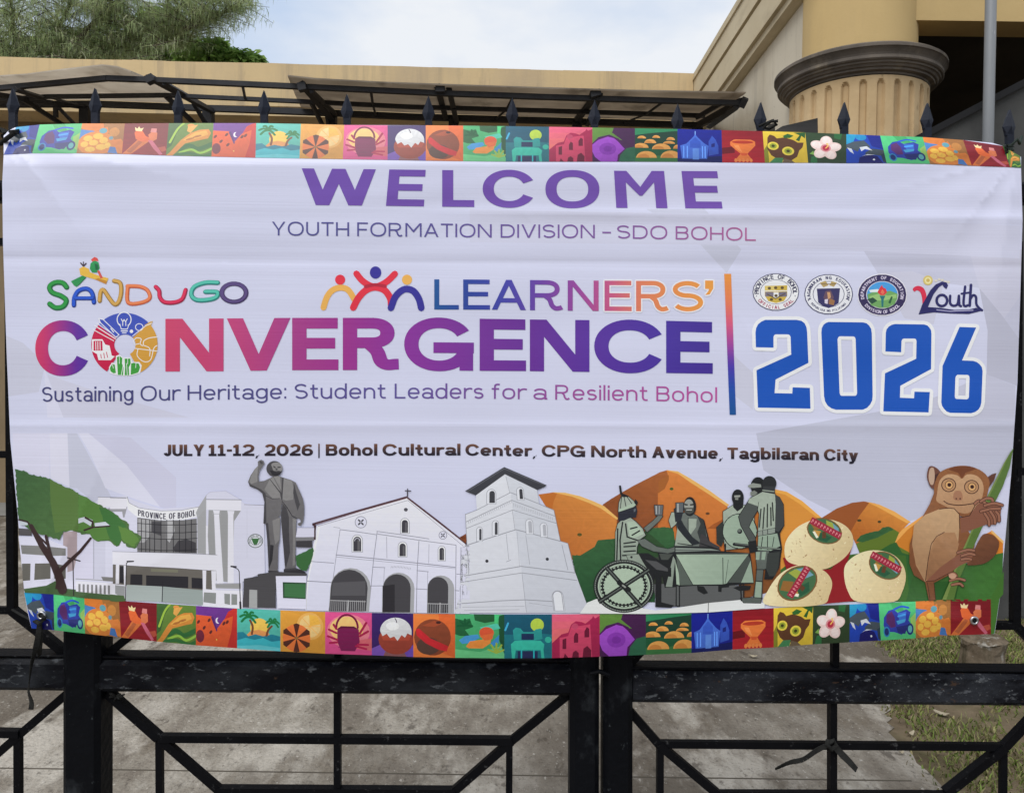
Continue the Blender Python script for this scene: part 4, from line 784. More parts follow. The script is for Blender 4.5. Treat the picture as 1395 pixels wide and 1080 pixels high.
# man with the round shield
fo(p,FL,FK,7,'878,345 935,308 1010,306 1064,330 1070,420 1060,560 890,580 880,480',CE); p.p((46,50,50),'836,440 880,400 884,520 866,560 838,540',CE); p.add(FK, ell(790+968/4.5,620+258/4.5,8.2,11)); p.p(FK,'938,268 1004,268 1000,320 965,344 940,318',CE); p.p((150,152,148),'946,246 984,244 982,256 948,258',CE); p.p((130,132,128),'950,262 972,260 970,274 952,272',CE)
X, Y = 790+980/4.5, 620+465/4.5; p.add(FK, ell(X,Y,24,24.4)); p.add(FT, jag(ell(X,Y,22.8,23,0,40),.4,1.6,2)); p.add(FK, ell(X,Y+.2,3.4)); p.add(FM, ell(X-.6,Y-.6,2.0)); p.l(FK,'890,590 892,545',10,CE)
# pair of men on the right
p.add(FK, ell(790+1092/4.5,620+190/4.5,10,12.6)); p.p((140,144,140),'1028,186 1060,170 1110,178 1112,196 1060,200 1036,196',CE); p.p((120,124,120),'1044,226 1070,215 1090,230 1070,250 1046,246',CE); p.add((40,42,46), ell(790+1162/4.5,620+172/4.5,9.6,10.2)); p.p((52,54,58),'1122,190 1196,190 1196,240 1124,236',CE); p.l(FL,'1120,214 1190,222',5,CE)
p.p(FK,'1190,236 1226,256 1250,300 1254,430 1226,480 1240,570 1222,690 1180,760 1130,760 1150,600',CE)
fo(p,FL,FK,7,'1046,262 1120,224 1196,238 1200,300 1196,460 1092,470 1100,360 1090,330',CE); p.p((60,63,66),'1196,240 1230,262 1248,310 1250,430 1216,470 1196,460 1202,330',CE)
fo(p,(74,78,78),FK,9,'1046,262 1092,290 1086,340 1052,398 1034,440 1072,500 1078,536 1040,524 988,430 974,376',CE); p.p(FL,'1040,262 1094,262 1092,312 1030,290',CE)
for q in ('1110,330 1100,440','1130,320 1122,450','1150,300 1148,440','1170,320 1172,430','1180,290 1186,400'): p.l((38,42,42),q,8,CE)
fo(p,(134,142,136),FK,5,'1092,466 1196,446 1196,474 1092,496',CE); p.l(FK,'1120,462 1122,490',4,CE); p.l(FK,'1150,456 1152,484',4,CE)
fo(p,FT,FK,6,'1094,496 1210,478 1228,556 1170,585 1090,580',CE); p.l(FK,'1120,500 1110,575',5,CE); p.l(FK,'1150,495 1150,575',5,CE); p.l(FK,'1190,500 1180,560',4,CE)
fo(p,FM,FK,6,'1076,588 1160,584 1150,690 1124,700 1118,770 1116,880 1062,884 1078,780 1086,690',CE); p.p(FT,'1080,592 1104,592 1100,640 1078,640',CE); p.p(FT,'1116,592 1142,590 1134,640 1112,640',CE); p.p(FT,'1080,770 1116,772 1110,870 1070,880',CE); p.l(FK,'1078,770 1118,774',6,CE); p.l(FK,'1080,700 1126,700',5,CE); p.p((54,58,58),'1150,600 1226,590 1216,690 1196,740 1160,740 1140,690',CE)
fo(p,FM,FK,8,'985,876 1060,872 1112,876 1108,904 1004,902',CE); p.l(FK,'985,780 990,890',9,CE); p.l(FK,'1004,790 1006,868',6,CE)
p.l(FK,'946,545 1040,556 1080,566',20,CE); p.l(FM,'952,541 1040,552',5,CE); p.l(FK,'1060,560 1230,576',12,CE); p.l(FL,'1080,562 1228,574',4,CE); p.p(FK,'1030,530 1080,520 1090,590 1040,600',CE)
# table
p.p(FK,'478,596 586,560 800,560 864,586 1044,600 1052,650 1066,784 900,800 690,800 520,812',CE)
p.p((126,134,130),'586,566 800,572 862,584 586,592',CE); p.l((60,62,64),'586,580 860,586',4,CE); p.p((70,74,72),'486,602 570,606 540,640 500,640',CE); p.p(FT,'590,608 1034,606 900,784 876,790 694,792',CE); p.p((84,92,88),'590,612 690,794 616,796 602,720',CE); p.p(FL,'572,618 584,640 566,806 526,806',CE); p.p(FT,'584,640 606,724 612,796 592,790',CE); p.p((70,76,74),'1032,612 1046,640 986,780 908,780',CE); p.p(FT,'1046,644 1064,780 988,780',CE); p.l((60,66,64),'876,628 878,788',5,CE); p.l((60,66,64),'910,640 892,780',3,CE); p.l((70,76,74),'592,603 1034,601',5,CE); p.p(FK,'588,798 614,798 614,930 586,926',CE); p.p((90,92,94),'594,802 606,802 606,922 594,920',CE); p.p(FK,'718,800 760,804 786,844 760,852 722,830',CE); p.p(FK,'848,796 916,790 914,808 870,812 868,838 848,836',CE); p.p(FK,'940,812 985,796 1050,800 1040,824 980,832',CE)
# seated figure
p.p(FK,'340,600 420,600 560,690 560,744 500,740 500,900 580,920 560,934 462,930 464,740 440,800 360,700',CE); p.p((76,76,80),'400,640 470,650 540,694 540,712 470,700',CE)
fo(p,FL,FK,8,'232,420 262,392 312,384 346,410 384,450 402,490 366,516 350,560 344,640 380,700 300,680 260,650 216,644 220,470',CE); p.p(FL,'218,470 236,430 262,410 250,560 248,648 218,644',CE); p.p(FT,'290,410 330,404 376,450 392,480 350,500 310,512 300,470',CE)
for q in ('262,410 246,520 250,648','232,450 226,640','280,420 290,500 350,520','310,450 350,440','320,490 366,462','270,540 340,530','270,560 340,556','270,590 340,585','262,614 340,610'): p.l((34,38,40),q,9,CE)
fo(p,FL,FK,6,'285,612 360,606 384,650 410,692 376,690 360,660 300,650',CE); p.add(FK, ell(790+316/4.5,620+624/4.5,1.6))
p.p((40,42,54),'234,340 344,308 352,340 344,380 306,384 270,400 236,404',CE); p.p((90,94,104),'330,330 344,326 340,345 330,348',CE); fo(p,FL,FK,7,'236,348 240,290 256,250 290,248 330,282 348,300 330,316',CE); p.p(FT,'240,330 334,290 342,306 242,346',CE)
for q in ('256,254 248,324','270,250 282,312','286,250 318,296'): p.l((50,54,56),q,5,CE)
p.l(FK,'246,190 252,232 262,248',13,CE); p.p(FK,'340,268 356,288 346,308 332,290',CE); p.p(FK,'256,232 284,242 300,256 262,256',CE)
fo(p,FM,FK,6,'392,446 450,400 478,370 508,372 486,402 412,470',CE); fo(p,(96,98,104),FK,6,'456,306 510,306 504,368 462,366',CE); p.p((168,170,174),'464,310 472,310 472,360 466,360',CE); p.p((150,152,156),'484,310 490,310 488,360 484,360',CE)
fo(p,FM,FK,6,'352,520 398,512 470,560 540,574 580,562 580,590 540,600 450,588 380,556',CE)
X, Y = 790+270/4.5, 620+802/4.5
p.add(FK, ell(X,Y,41.5,36.2,0,48)); p.add((122,128,124), ell(X,Y,40,34.8,0,48)); p.add(FK, ell(X,Y,38.6,33.4,0,48)); p.add(FT, ell(X,Y,35.6,30.8,0,48))
p.add(FK, *stroke(ell(X,Y,29.5,25.8,0,40),1.9,closed=True)); p.add((96,102,98), *stroke(ell(X,Y,33,28.6,0,40),.8,closed=True))
for a in range(0,360,10): c, s_ = math.cos(R(a)), math.sin(R(a)); p.add(FK, *stroke([(X+27.2*c,Y+23.8*s_),(X+32*c,Y+28.2*s_)],2.7,False))
for a in range(0,360,5): c, s_ = math.cos(R(a)), math.sin(R(a)); p.add(FD, *stroke([(X+38.6*c,Y+33.4*s_),(X+40.2*c,Y+35*s_)],1.0,False))
for q in ('165,690 375,925','425,700 115,900'):
    p.l(FK,q,27,CE,cap=False); p.l(FM,q,8,CE,cap=False)
p.l(FK,'240,780 300,824',30,CE); p.l((140,144,140),'262,796 278,808',10,CE)
# drums
p = part('printed_drum_gifts', 4, 'three cream rounded gift packs with picture labels on red')
CR = (222,208,170); CRs = (200,180,142)
p.p((136,28,36),'140,570 160,640 230,640 390,630 505,500 480,580 455,640 520,795 345,812 385,740 395,680 300,600',CF)
def gift(s, lx, ly, la, lb, rot, band, seed):
    P = spline(pts(s,CF),4,True); p.add(duo((230,216,180),(196,172,130),min(q[0] for q in P)+8,min(q[1] for q in P)+6,max(q[0] for q in P),max(q[1] for q in P),.022), P); rnd = random.Random(seed)
    cx = sum(q[0] for q in P)/len(P); cy = sum(q[1] for q in P)/len(P)
    for i in range(60):
        k = rnd.randrange(len(P)); f = rnd.uniform(.45,.9); X = cx+(P[k][0]-cx)*f; Y = cy+(P[k][1]-cy)*f
        p.add(rnd.choice([(204,184,144),(210,192,154),(180,152,112),(226,212,180),(172,140,104),(214,190,160)]), ell(X,Y,rnd.uniform(.4,2.6),rnd.uniform(.3,1.1),rnd.uniform(0,180),8))
    LX, LY = 1030+lx/3.8219, 610+ly/3.8219; A, B = la/3.8219, lb/3.8219
    p.add((120,84,50), ell(LX,LY,A,B,rot)); p.add((66,102,70), ell(LX,LY,A*.93,B*.92,rot)); c, s_ = math.cos(R(rot)), math.sin(R(rot))
    def q(u, v): return (LX+u*A*c-v*B*s_, LY+u*A*s_+v*B*c)
    p.add((110,150,170), [q(.2,-.85),q(.7,-.55),q(.85,.1),q(.4,.0)]); p.add((150,160,70), [q(-.1,-.85),q(.3,-.8),q(.6,-.1),q(.1,-.2)]); p.add((140,96,50), [q(-.85,-.2),q(-.5,-.6),q(-.1,-.2),q(-.5,.2)]); p.add((186,140,70), [q(-.6,.2),q(-.2,.1),q(0,.5),q(-.4,.6)]); p.add((40,84,60), [q(-.2,.2),q(.5,.3),q(.3,.8),q(-.2,.8)]); p.add((226,222,206), [q(-.62,.34),q(-.5,.26),q(-.2,.62),q(-.3,.74)]); p.add((94,60,40), [q(-.1,.1),q(.1,.0),q(.2,.5),q(0,.6)])
    (bx0,by0),(bx1,by1) = band; bx0,by0,bx1,by1 = 1030+bx0/3.8219,610+by0/3.8219,1030+bx1/3.8219,610+by1/3.8219
    p.add((150,40,62), *stroke([(bx0,by0),(bx1,by1)],9.4,False)); n = 10
    for i in range(n):
        t = (i+.5)/n; x = bx0+(bx1-bx0)*t; y = by0+(by1-by0)*t; l = math.hypot(bx1-bx0,by1-by0); nx, ny = -(by1-by0)/l, (bx1-bx0)/l
        p.add((214,130,140), *stroke([(x-nx*2.4,y-ny*2.4),(x+nx*2.4,y+ny*2.4)],1.1,False)); p.add((214,130,140), *stroke([(x-nx*2.4,y-ny*2.4),(x+(bx1-bx0)/l*1.8,y+(by1-by0)/l*1.8)],.9,False))
gift('148,545 160,475 225,405 330,368 430,385 490,430 506,490 480,550 420,602 345,632 240,615 168,592',356,432,94,66,18,((285,375),(440,460)),1)
gift('458,660 470,600 530,552 610,532 700,548 760,600 780,670 760,750 715,800 530,800 478,745',672,612,90,68,30,((600,552),(752,636)),2)
gift('44,812 62,740 125,655 210,612 290,612 362,645 396,700 380,770 350,812 200,826',215,704,112,84,-32,((175,775),(270,620)),3)
# tarsier
p = part('printed_tarsier', 4, 'brown big eyed tarsier clinging to a slanted green branch')
TB = duo((140,90,58),(112,70,48),1290,640,1270,810,.05); TD = duo((112,70,50),(88,54,42),1330,740,1350,780,.05); TLt = duo((186,150,116),(160,122,92),1290,700,1270,780,.03); TM = duo((162,120,88),(136,96,70),1290,730,1280,790,.04); OL = (66,38,32); HN = (128,82,66)
p.p(TD,'1100,600 1140,520 1180,452 1226,450 1256,474 1266,500 1246,556 1190,600 1120,610',CF,smooth=True)
p.p(TB,'930,225 905,290 868,356 826,420 800,500 798,600 822,662 880,698 900,796 936,790 926,702 1000,664 1060,610 1120,590 1140,500 1110,440 1064,360',CF)
p.p((84,110,54),'1340,0 1322,96 1285,200 1240,290 1182,404 1130,520 1090,610 1055,690 1030,790 968,790 1010,690 1060,560 1110,460 1180,300 1230,200 1290,80',CF); p.p((112,130,72),'1336,2 1316,40 1250,180 1180,320 1120,450 1040,640 990,790 970,788 1012,690 1062,560 1180,300 1290,80',CF)
p.p((104,66,56),'890,150 898,104 915,94 945,108 966,140 950,180 925,212 905,196',CF,smooth=True); p.p((182,152,134),'898,150 906,108 925,106 930,150 922,190 906,186',CF,smooth=True); p.p((70,42,40),'930,140 952,130 958,160 930,200',CF)
p.p((92,56,46),'1196,190 1206,152 1230,136 1252,130 1238,170 1208,212',CF)
p.p(TB,'926,240 932,180 962,124 1036,96 1110,95 1178,122 1214,168 1208,226 1182,296 1112,352 1050,352 990,322 936,290',CF,smooth=True); p.p((110,62,40),'1030,97 1110,95 1150,108 1090,130 1072,160 1052,130 1000,112',CF)
p.p(duo((192,152,118),(168,126,96),1305,640,1310,700,.03),'942,240 956,170 996,138 1046,142 1072,160 1098,138 1142,142 1176,172 1184,226 1160,296 1102,340 1040,330 980,300 940,276',CF,smooth=True)
for x, y in ((1003,193),(1122,203)):
    X, Y = 1030+x/3.8219, 610+y/3.8219; p.add(OL, ell(X,Y,10.2,9.6)); p.add((176,132,98), ell(X,Y,9.0,8.4)); p.add(OL, ell(X+.6,Y,5.8,6.0)); p.add((206,158,108), ell(X+.6,Y,5.0,5.2)); p.add((52,28,28), ell(X+.8,Y-.2,2.6))
p.p((158,112,88),'1036,226 1066,226 1076,258 1066,274 1036,272 1026,256',CF,smooth=True); p.add(OL, ell(1030+1042/3.82,610+264/3.82,1.1), ell(1030+1062/3.82,610+264/3.82,1.1)); p.l(OL,'978,276 1000,290 1050,298 1100,294 1132,288',5,CF,True)
p.p(TLt,'822,402 880,348 955,318 1030,314 1058,342 1058,420 1050,520 1015,604 940,660 880,698 832,610 812,500',CF); p.l(OL,'955,318 1000,312 1032,316 1058,344 1060,420',4,CF); p.p(TM,'882,690 900,560 928,476 975,440 1035,440 1056,500 1042,556 1000,622 940,662',CF); p.l(OL,'882,690 896,580 912,500 940,460 980,438',3.5,CF)
p.p(HN,'1064,362 1112,352 1150,296 1172,280 1200,280 1276,306 1272,372 1240,400 1200,398 1130,424 1066,444',CF); p.l(OL,'1064,362 1112,352 1140,300',4,CF)
for q in ('1140,290 1160,276 1190,284 1200,300','1170,278 1200,262 1228,266 1232,280','1190,300 1240,288 1282,298','1170,330 1220,318 1270,316','1190,340 1210,372 1214,402','1220,330 1240,362 1244,392','1250,332 1264,350 1266,380'):
    p.l(OL,q,19,CF,True); p.l((146,98,80),q,12,CF,True)
p.p(HN,'884,694 960,620 1010,584 1060,552 1120,530 1136,552 1110,590 1062,612 1000,654 930,690',CF); p.l(OL,'884,694 930,690 1000,654',3.5,CF)
for q in ('1050,545 1100,530 1136,534','1070,562 1110,550 1138,556','1070,580 1100,576 1120,580','1005,658 1030,652 1044,666','1010,690 1050,680 1086,688','1020,712 1060,706 1076,718'):
    p.l(OL,q,17,CF,True); p.l((146,100,82),q,11,CF,True)
p.add((190,146,124), ell(1030+1022/3.82,610+666/3.82,5,3.8)); p.l(OL,'892,700 906,792',3,CF); p.l(OL,'926,702 934,786',3,CF)
# ---- border pictures in the unit square (y down)
def tile(name, q, i):
    p = Print(name, 1); banner_parts.append(p)
    (x0,y0),(x1,y1),(x2,y2),(x3,y3) = q                      # TL TR BR BL
    def m(P): return [((x0*(1-u)+x1*u)*(1-v)+(x3*(1-u)+x2*u)*v, (y0*(1-u)+y1*u)*(1-v)+(y3*(1-u)+y2*u)*v) for u, v in [(min(1.,max(0.,a)),min(1.,max(0.,b))) for a, b in P]]
    ax_ = (x0+x3)/2; ay_ = (y0+y1)/2; by_ = (y2+y3)/2
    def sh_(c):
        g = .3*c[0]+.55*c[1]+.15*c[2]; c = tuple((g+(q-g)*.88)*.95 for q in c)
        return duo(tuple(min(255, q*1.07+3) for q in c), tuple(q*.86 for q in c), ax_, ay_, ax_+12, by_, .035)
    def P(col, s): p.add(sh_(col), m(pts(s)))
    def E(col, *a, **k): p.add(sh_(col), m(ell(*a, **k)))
    def L(col, s, w): p.add(col, *[m(c) for c in stroke(spline(pts(s),4), w)])
    def BG(a, b=None):
        if b is None: P(a, '0,0 1,0 1,1 0,1')
        else:
            for k in range(6): P(tuple(a[j]+(b[j]-a[j])*(k+.5)/6 for j in range(3)), '0,%g 1,%g 1,%g 0,%g' % (k/6,k/6,(k+1)/6,(k+1)/6))
    if i == 0:
        BG((24,64,190)); P((30,150,204),'0,0 .3,0 .2,.25 0,.35'); E((26,140,206),.42,.08,.16,.12); P((22,34,150),'.6,0 1,0 1,.5 .7,.4'); P((70,82,96),'0,.36 .2,.25 .5,.2 .66,.4 .6,.5 .4,.42 .3,.6 .12,.5 0,.5'); P((66,78,92),'.5,.62 .7,.48 1,.52 1,.75 .7,.7 .5,.78'); P((216,218,232),'.36,.44 .56,.4 .7,.55 .5,.5 .4,.58'); P((200,206,226),'.02,.46 .14,.5 .2,.68 .1,.6'); P((20,20,110),'.3,1 .34,.8 .55,.68 .8,.75 .92,1'); P((210,214,234),'.4,.76 .55,.68 .75,.7 .5,.72'); P((40,60,80),'.9,.7 1,.64 1,1 .92,.95'); E((220,224,240),.7,.87,.03,.03)
    elif i == 1:
        BG((72,196,122)); P((60,170,100),'.3,0 .6,0 .7,.3 .4,.2'); P((150,200,96),'.85,.45 1,.3 1,.9 .9,.8'); P((44,60,180),'.12,.4 .25,.22 .4,.18 .5,.28 .75,.2 .86,.28 .8,.5 .9,.66 .6,.88 .4,.8 .15,.78 .1,.6'); P((92,40,110),'.2,.32 .34,.24 .42,.4 .44,.66 .3,.68 .18,.52'); P((50,110,220),'.5,.3 .74,.26 .72,.5 .56,.56'); P((60,160,226),'.46,.5 .72,.46 .7,.54 .5,.6'); P((36,44,130),'.45,.66 .8,.62 .7,.86 .5,.84'); E((40,130,200),.18,.78,.09,.14); E((28,44,120),.18,.78,.06,.1); E((28,50,130),.84,.74,.1,.16); E((90,180,190),.84,.74,.06,.1); L((40,80,200),'.4,.2 .6,.12 .8,.16',.05); L((70,150,226),'.52,.38 .7,.34',.05)
    elif i == 2:
        BG((170,106,48)); P((222,116,40),'0,0 .5,0 .55,.2 .4,.36 0,.16'); P((70,126,200),'0,.2 .28,.24 .4,.3 .1,.5 0,.55'); E((228,128,48),.4,.66,.42,.4); 
        for (a,b,c,d) in ((.2,.5,.11,.1),(.42,.42,.12,.1),(.14,.7,.09,.1),(.34,.64,.11,.1),(.56,.56,.1,.11),(.52,.78,.12,.1),(.28,.86,.12,.09),(.66,.72,.07,.1)): E((246,186,64),a,b,c,d,n=9)
        P((228,120,44),'.45,.2 .6,.1 .66,.3 .56,.36'); E((90,160,180),.52,.24,.09,.09); E((206,130,56),.78,.28,.12,.15); P((232,124,46),'.7,.56 .95,.5 1,.6 1,1 .86,.95 .8,.72'); P((66,120,200),'.68,.96 .72,.76 .84,.78 .9,1'); E((100,150,170),.72,.48,.05,.06)
    elif i == 3:
        BG((120,18,30),(166,26,38)); P((226,110,48),'0,1 .1,.86 .34,.5 .46,.52 .6,.56 .2,1'); P((190,90,50),'.1,.9 .36,.55 .44,.6 .2,.96'); P((240,98,42),'.24,.3 .3,.2 .42,.24 .5,.4 .66,.5 .6,.58 .4,.58 .28,.5'); P((246,206,150),'.26,.24 .24,.12 .3,.17 .33,.1 .37,.17 .44,.14 .4,.26'); P((232,116,70),'.58,.5 .56,.36 .64,.26 .76,.3 .76,.5 .66,.58'); P((226,130,130),'.6,.28 .62,.16 .74,.17 .74,.3'); P((222,100,130),'.56,.54 .66,.54 .8,.76 .92,.96 .86,1 .7,.8'); P((206,80,60),'.8,.76 .96,.72 1,.84 .9,.9')
    elif i == 4:
        BG((96,130,50)); P((58,96,46),'0,0 .36,0 .2,.3 .1,.7 0,.8'); L((150,180,70),'.34,0 .2,.2 .06,.6',.05); L((44,92,50),'.3,.8 .5,.68 .7,.78 1,.62',.12); L((130,170,66),'.3,.9 .55,.8 .75,.9 1,.76',.06); L((44,92,50),'.2,.98 .5,.92 .8,1 1,.92',.09); P((226,138,50),'0,1 .08,.9 .3,.52 .5,.3 .7,.2 .9,.18 .96,.3 .9,.46 .7,.52 .4,.62 .2,.92 .14,1'); P((240,170,66),'.34,.52 .6,.28 .84,.22 .9,.34 .7,.44 .44,.54'); E((226,140,60),.5,.07,.08,.05); P((232,160,70),'.44,.1 .66,.05 .5,.3 .42,.24'); E((190,110,44),.66,.4,.1,.03,-20); E((190,110,44),.5,.48,.1,.03,-20)
    elif i == 5:
        BG((110,48,148)); P((214,44,40),'.66,.36 .78,.1 .9,.02 1,0 1,1 .7,1'); P((236,86,40),'0,.22 .38,.24 .5,.56 .68,.3 .9,.2 .86,.6 .76,1 0,1'); P((84,36,120),'.36,.26 .42,.24 .52,.58 .5,.62'); 
        for a,b in ((.06,.4),(.32,.34),(.2,.54),(.36,.64),(.68,.4),(.76,.36)): E((104,40,40),a,b,.03,.055,30)
        E((120,36,60),.1,.76,.1,.16); E((238,226,240),.53,.34,.055,.075); E((110,48,148),.56,.33,.045,.065); E((250,196,80),.5,.82,.015,.02)
    elif i == 6:
        BG((74,184,172)); E((246,196,76),.52,.46,.22,.24); P((236,150,80),'.18,.7 .3,.56 .5,.5 .72,.56 .8,.7'); P((24,130,158),'0,.6 .14,.58 .26,.68 .42,.62 .6,.66 .8,.6 1,.64 1,1 0,1'); P((48,186,206),'0,.8 .2,.72 .4,.76 .6,.7 .8,.78 1,.74 1,1 0,1'); P((90,206,222),'0,.94 .5,.88 1,.92 1,1 0,1'); L((110,64,44),'.3,.28 .36,.44 .34,.62',.05); L((110,64,44),'.8,.4 .72,.5 .68,.64',.05)
        for a in (10,60,120,170,215,320): L((28,110,62),'.27,.2 %g,%g %g,%g' % (.27+.1*math.cos(R(a)),.2-.1*math.sin(R(a))-.03,.27+.2*math.cos(R(a)),.2-.16*math.sin(R(a))+.03),.055)
        for a in (10,60,120,170,220,330): L((28,110,62),'.82,.32 %g,%g %g,%g' % (.82+.08*math.cos(R(a)),.32-.08*math.sin(R(a))-.03,.82+.15*math.cos(R(a)),.32-.13*math.sin(R(a))+.03),.045)
    elif i == 7:
        BG((222,148,46)); E((236,170,80),.66,.36,.3,.33); E((240,196,124),.66,.36,.24,.27)
        for a in range(0,360,45): L((230,160,80),'.66,.36 %g,%g' % (.66+.25*math.cos(R(a)),.36+.28*math.sin(R(a))),.015)
        P((244,176,60),'.66,.36 .64,.08 .82,.12 .9,.3'); E((236,112,48),.36,.66,.31,.34)
        for a in (30,90,150,210,270,330): P((84,38,30),'.36,.66 %g,%g %g,%g %g,%g' % (.36+.31*math.cos(R(a-13)),.66+.34*math.sin(R(a-13)),.36+.34*math.cos(R(a)),.66+.36*math.sin(R(a)),.36+.31*math.cos(R(a+13)),.66+.34*math.sin(R(a+13))))
        E((150,100,50),.36,.66,.04,.04)
    elif i == 8:
        BG((226,70,140)); E((236,120,140),.5,.45,.46,.4); E((246,190,110),.46,.4,.36,.3); P((226,96,110),'.5,.7 1,.6 1,.9 .6,.85'); p.add((112,20,62), *[m(c) for c in stroke(ell(.47,.36,.23,.3,0,14,180,360),.045)]); P((130,22,84),'.26,.4 .3,.36 .64,.35 .72,.4 .74,.7 .64,.92 .34,.92 .26,.7'); P((98,14,56),'.26,.4 .34,.33 .62,.33 .72,.4 .6,.38 .4,.38')
        for q in ('.24,.4 .18,.3','.24,.5 .08,.42','.26,.66 .06,.58','.26,.72 .1,.74','.74,.5 .88,.24','.74,.56 .92,.44','.7,.76 .92,.76','.66,.8 .88,.86'): L((150,24,66),q,.05)
        for k in range(5): L((112,14,70),'.28,%g .72,%g' % (.48+k*.09,.46+k*.09),.012)
    elif i == 9:
        BG((56,28,104)); P((120,76,186),'0,.84 .3,.7 .34,1 0,1'); P((110,70,190),'.8,.84 1,.72 1,1 .8,1'); P((140,84,92),'.34,.86 .76,.86 .84,1 .28,1'); E((160,58,44),.58,.62,.42,.34); P((186,68,48),'.2,.5 .96,.5 .9,.62 .28,.64'); E((214,212,220),.58,.42,.38,.32,a0=180,a1=360); P((214,212,220),'.2,.42 .96,.42 .96,.5 .86,.46 .8,.56 .72,.5 .62,.64 .54,.54 .44,.58 .36,.48 .26,.54'); L((70,60,80),'.56,.12 .6,.2 .57,.28',.02); E((236,234,240),.5,.3,.16,.1)
    elif i == 10:
        BG((238,118,48)); P((230,96,40),'.6,0 1,0 1,1 .7,.9'); E((140,62,38),.46,.54,.44,.42); E((90,58,50),.36,.74,.28,.2); P((214,32,44),'.06,.36 .14,.34 .4,.56 .84,.74 .8,.86 .6,.82 .3,.68 .08,.5'); P((170,70,40),'.2,.28 .5,.16 .7,.22 .5,.3'); E((70,30,30),.6,.2,.06,.03)
    elif i == 11:
        BG((60,166,104)); P((96,200,130),'0,.8 .5,.86 1,.7 1,1 0,1'); P((24,96,56),'0,.1 .16,.14 .3,.1 .36,.3 .2,.36 .3,.5 .1,.5 0,.46'); P((26,88,50),'.38,0 .84,0 .8,.16 .6,.2 .4,.14'); P((20,80,50),'.88,.04 1,0 1,.9 .9,.6'); P((70,196,170),'.5,.3 .86,.2 .92,.32 .6,.4'); P((60,200,120),'.8,0 .9,.02 .86,.22 .8,.2'); P((60,150,220),'.08,.6 .2,.5 .46,.46 .5,.54 .3,.66 .14,.68'); P((50,140,214),'.72,.66 .9,.46 .88,.66 .76,.74'); P((238,136,50),'.22,.74 .3,.62 .54,.58 .74,.5 .72,.66 .56,.78 .28,.78'); E((228,80,44),.64,.42,.15,.13); P((232,100,46),'.5,.5 .78,.42 .76,.56 .6,.6')
        for a in (200,235,270,305,340): L((130,150,60),'.84,.88 %g,%g' % (.84+.18*math.cos(R(a)),.88+.22*math.sin(R(a))),.04)
        for a in (190,230,270,310,350): L((20,80,50),'.2,.26 %g,%g' % (.2+.15*math.cos(R(a)),.26+.18*math.sin(R(a))+.04),.045)
    elif i == 12:
        BG((14,82,110)); P((16,112,130),'0,.46 .2,.46 .3,.6 .6,.6 .8,.44 1,.46 1,1 0,1'); E((176,204,60),.69,.24,.14,.15); P((30,150,150),'.18,.36 .24,.3 .34,.32 .4,.4 .6,.4 .66,.34 .78,.32 .8,.56 .64,.6 .34,.6 .2,.58'); P((20,44,90),'.36,.44 .62,.44 .62,.58 .36,.58'); P((40,190,168),'.14,.68 .22,.6 .76,.6 .84,.68 .82,.8 .84,1 .78,1 .76,.82 .24,.82 .22,1 .16,1'); P((30,40,90),'.28,.84 .7,.84 .7,1 .28,1'); L((30,150,160),'.36,.82 .36,1',.03); L((30,150,160),'.62,.82 .62,1',.03); L((60,160,200),'.02,.36 .08,.2',.04); E((40,180,160),.92,.58,.07,.07)
    elif i == 13:
        BG((222,80,120),(240,120,90)); P((172,24,76),'0,.66 .2,.46 .34,.42 .4,.24 .5,.16 .62,.18 .7,.22 .84,.1 .86,.04 .9,.1 1,.04 1,1 0,1'); P((214,58,100),'.16,.54 .34,.5 .4,.3 .8,.24 .84,1 .16,1'); E((196,60,100),.48,.28,.07,.07)
        for q in ('.22,.58 .3,.55 .3,.8 .22,.8','.46,.5 .5,.42 .55,.46 .55,.66 .46,.66','.68,.4 .73,.3 .78,.34 .78,.54 .68,.54','.24,1 .27,.9 .34,1','.42,1 .44,.88 .5,.84 .56,.9 .56,1','.64,1 .66,.8 .74,.74 .82,.84 .82,1'): P((110,14,50),q)
    elif i == 14:
        BG((66,24,74)); P((86,130,50),'0,0 .5,0 .46,.14 .7,.36 .4,.3 .1,.34 0,.5'); P((36,100,70),'.6,.8 .8,.6 1,.55 1,1 .6,1'); P((70,16,84),'0,.46 .14,.28 .4,.2 .62,.32 .8,.6 .66,.8 .62,1 .1,1 0,.8'); P((158,64,204),'.0,.5 .14,.36 .36,.26 .5,.3 .6,.4 .76,.62 .6,.8 .58,1 .2,1 .06,.86 0,.7'); E((138,46,184),.36,.62,.2,.18); E((122,36,166),.36,.62,.1,.09)
    elif i == 15:
        BG((20,84,50)); P((34,126,80),'0,0 1,0 1,.06 .5,.14 0,.2'); P((20,60,44),'0,.2 .5,.12 1,.06 1,.6 0,.6'); P((50,112,56),'0,.84 1,.8 1,1 0,1')
        for a,b,c,d in ((.16,.3,.1,.08),(.5,.28,.09,.08),(.84,.34,.1,.09),(.36,.44,.14,.12),(.8,.45,.14,.08),(.14,.58,.18,.14),(.62,.62,.22,.17),(1.0,.6,.1,.12),(.27,.88,.24,.2),(.84,.88,.24,.22)): E((228,154,70),a,b,c,d,a0=180,a1=360); E((206,126,50),a-c*.3,b,c*.6,d*.6,a0=180,a1=360)
    elif i == 16:
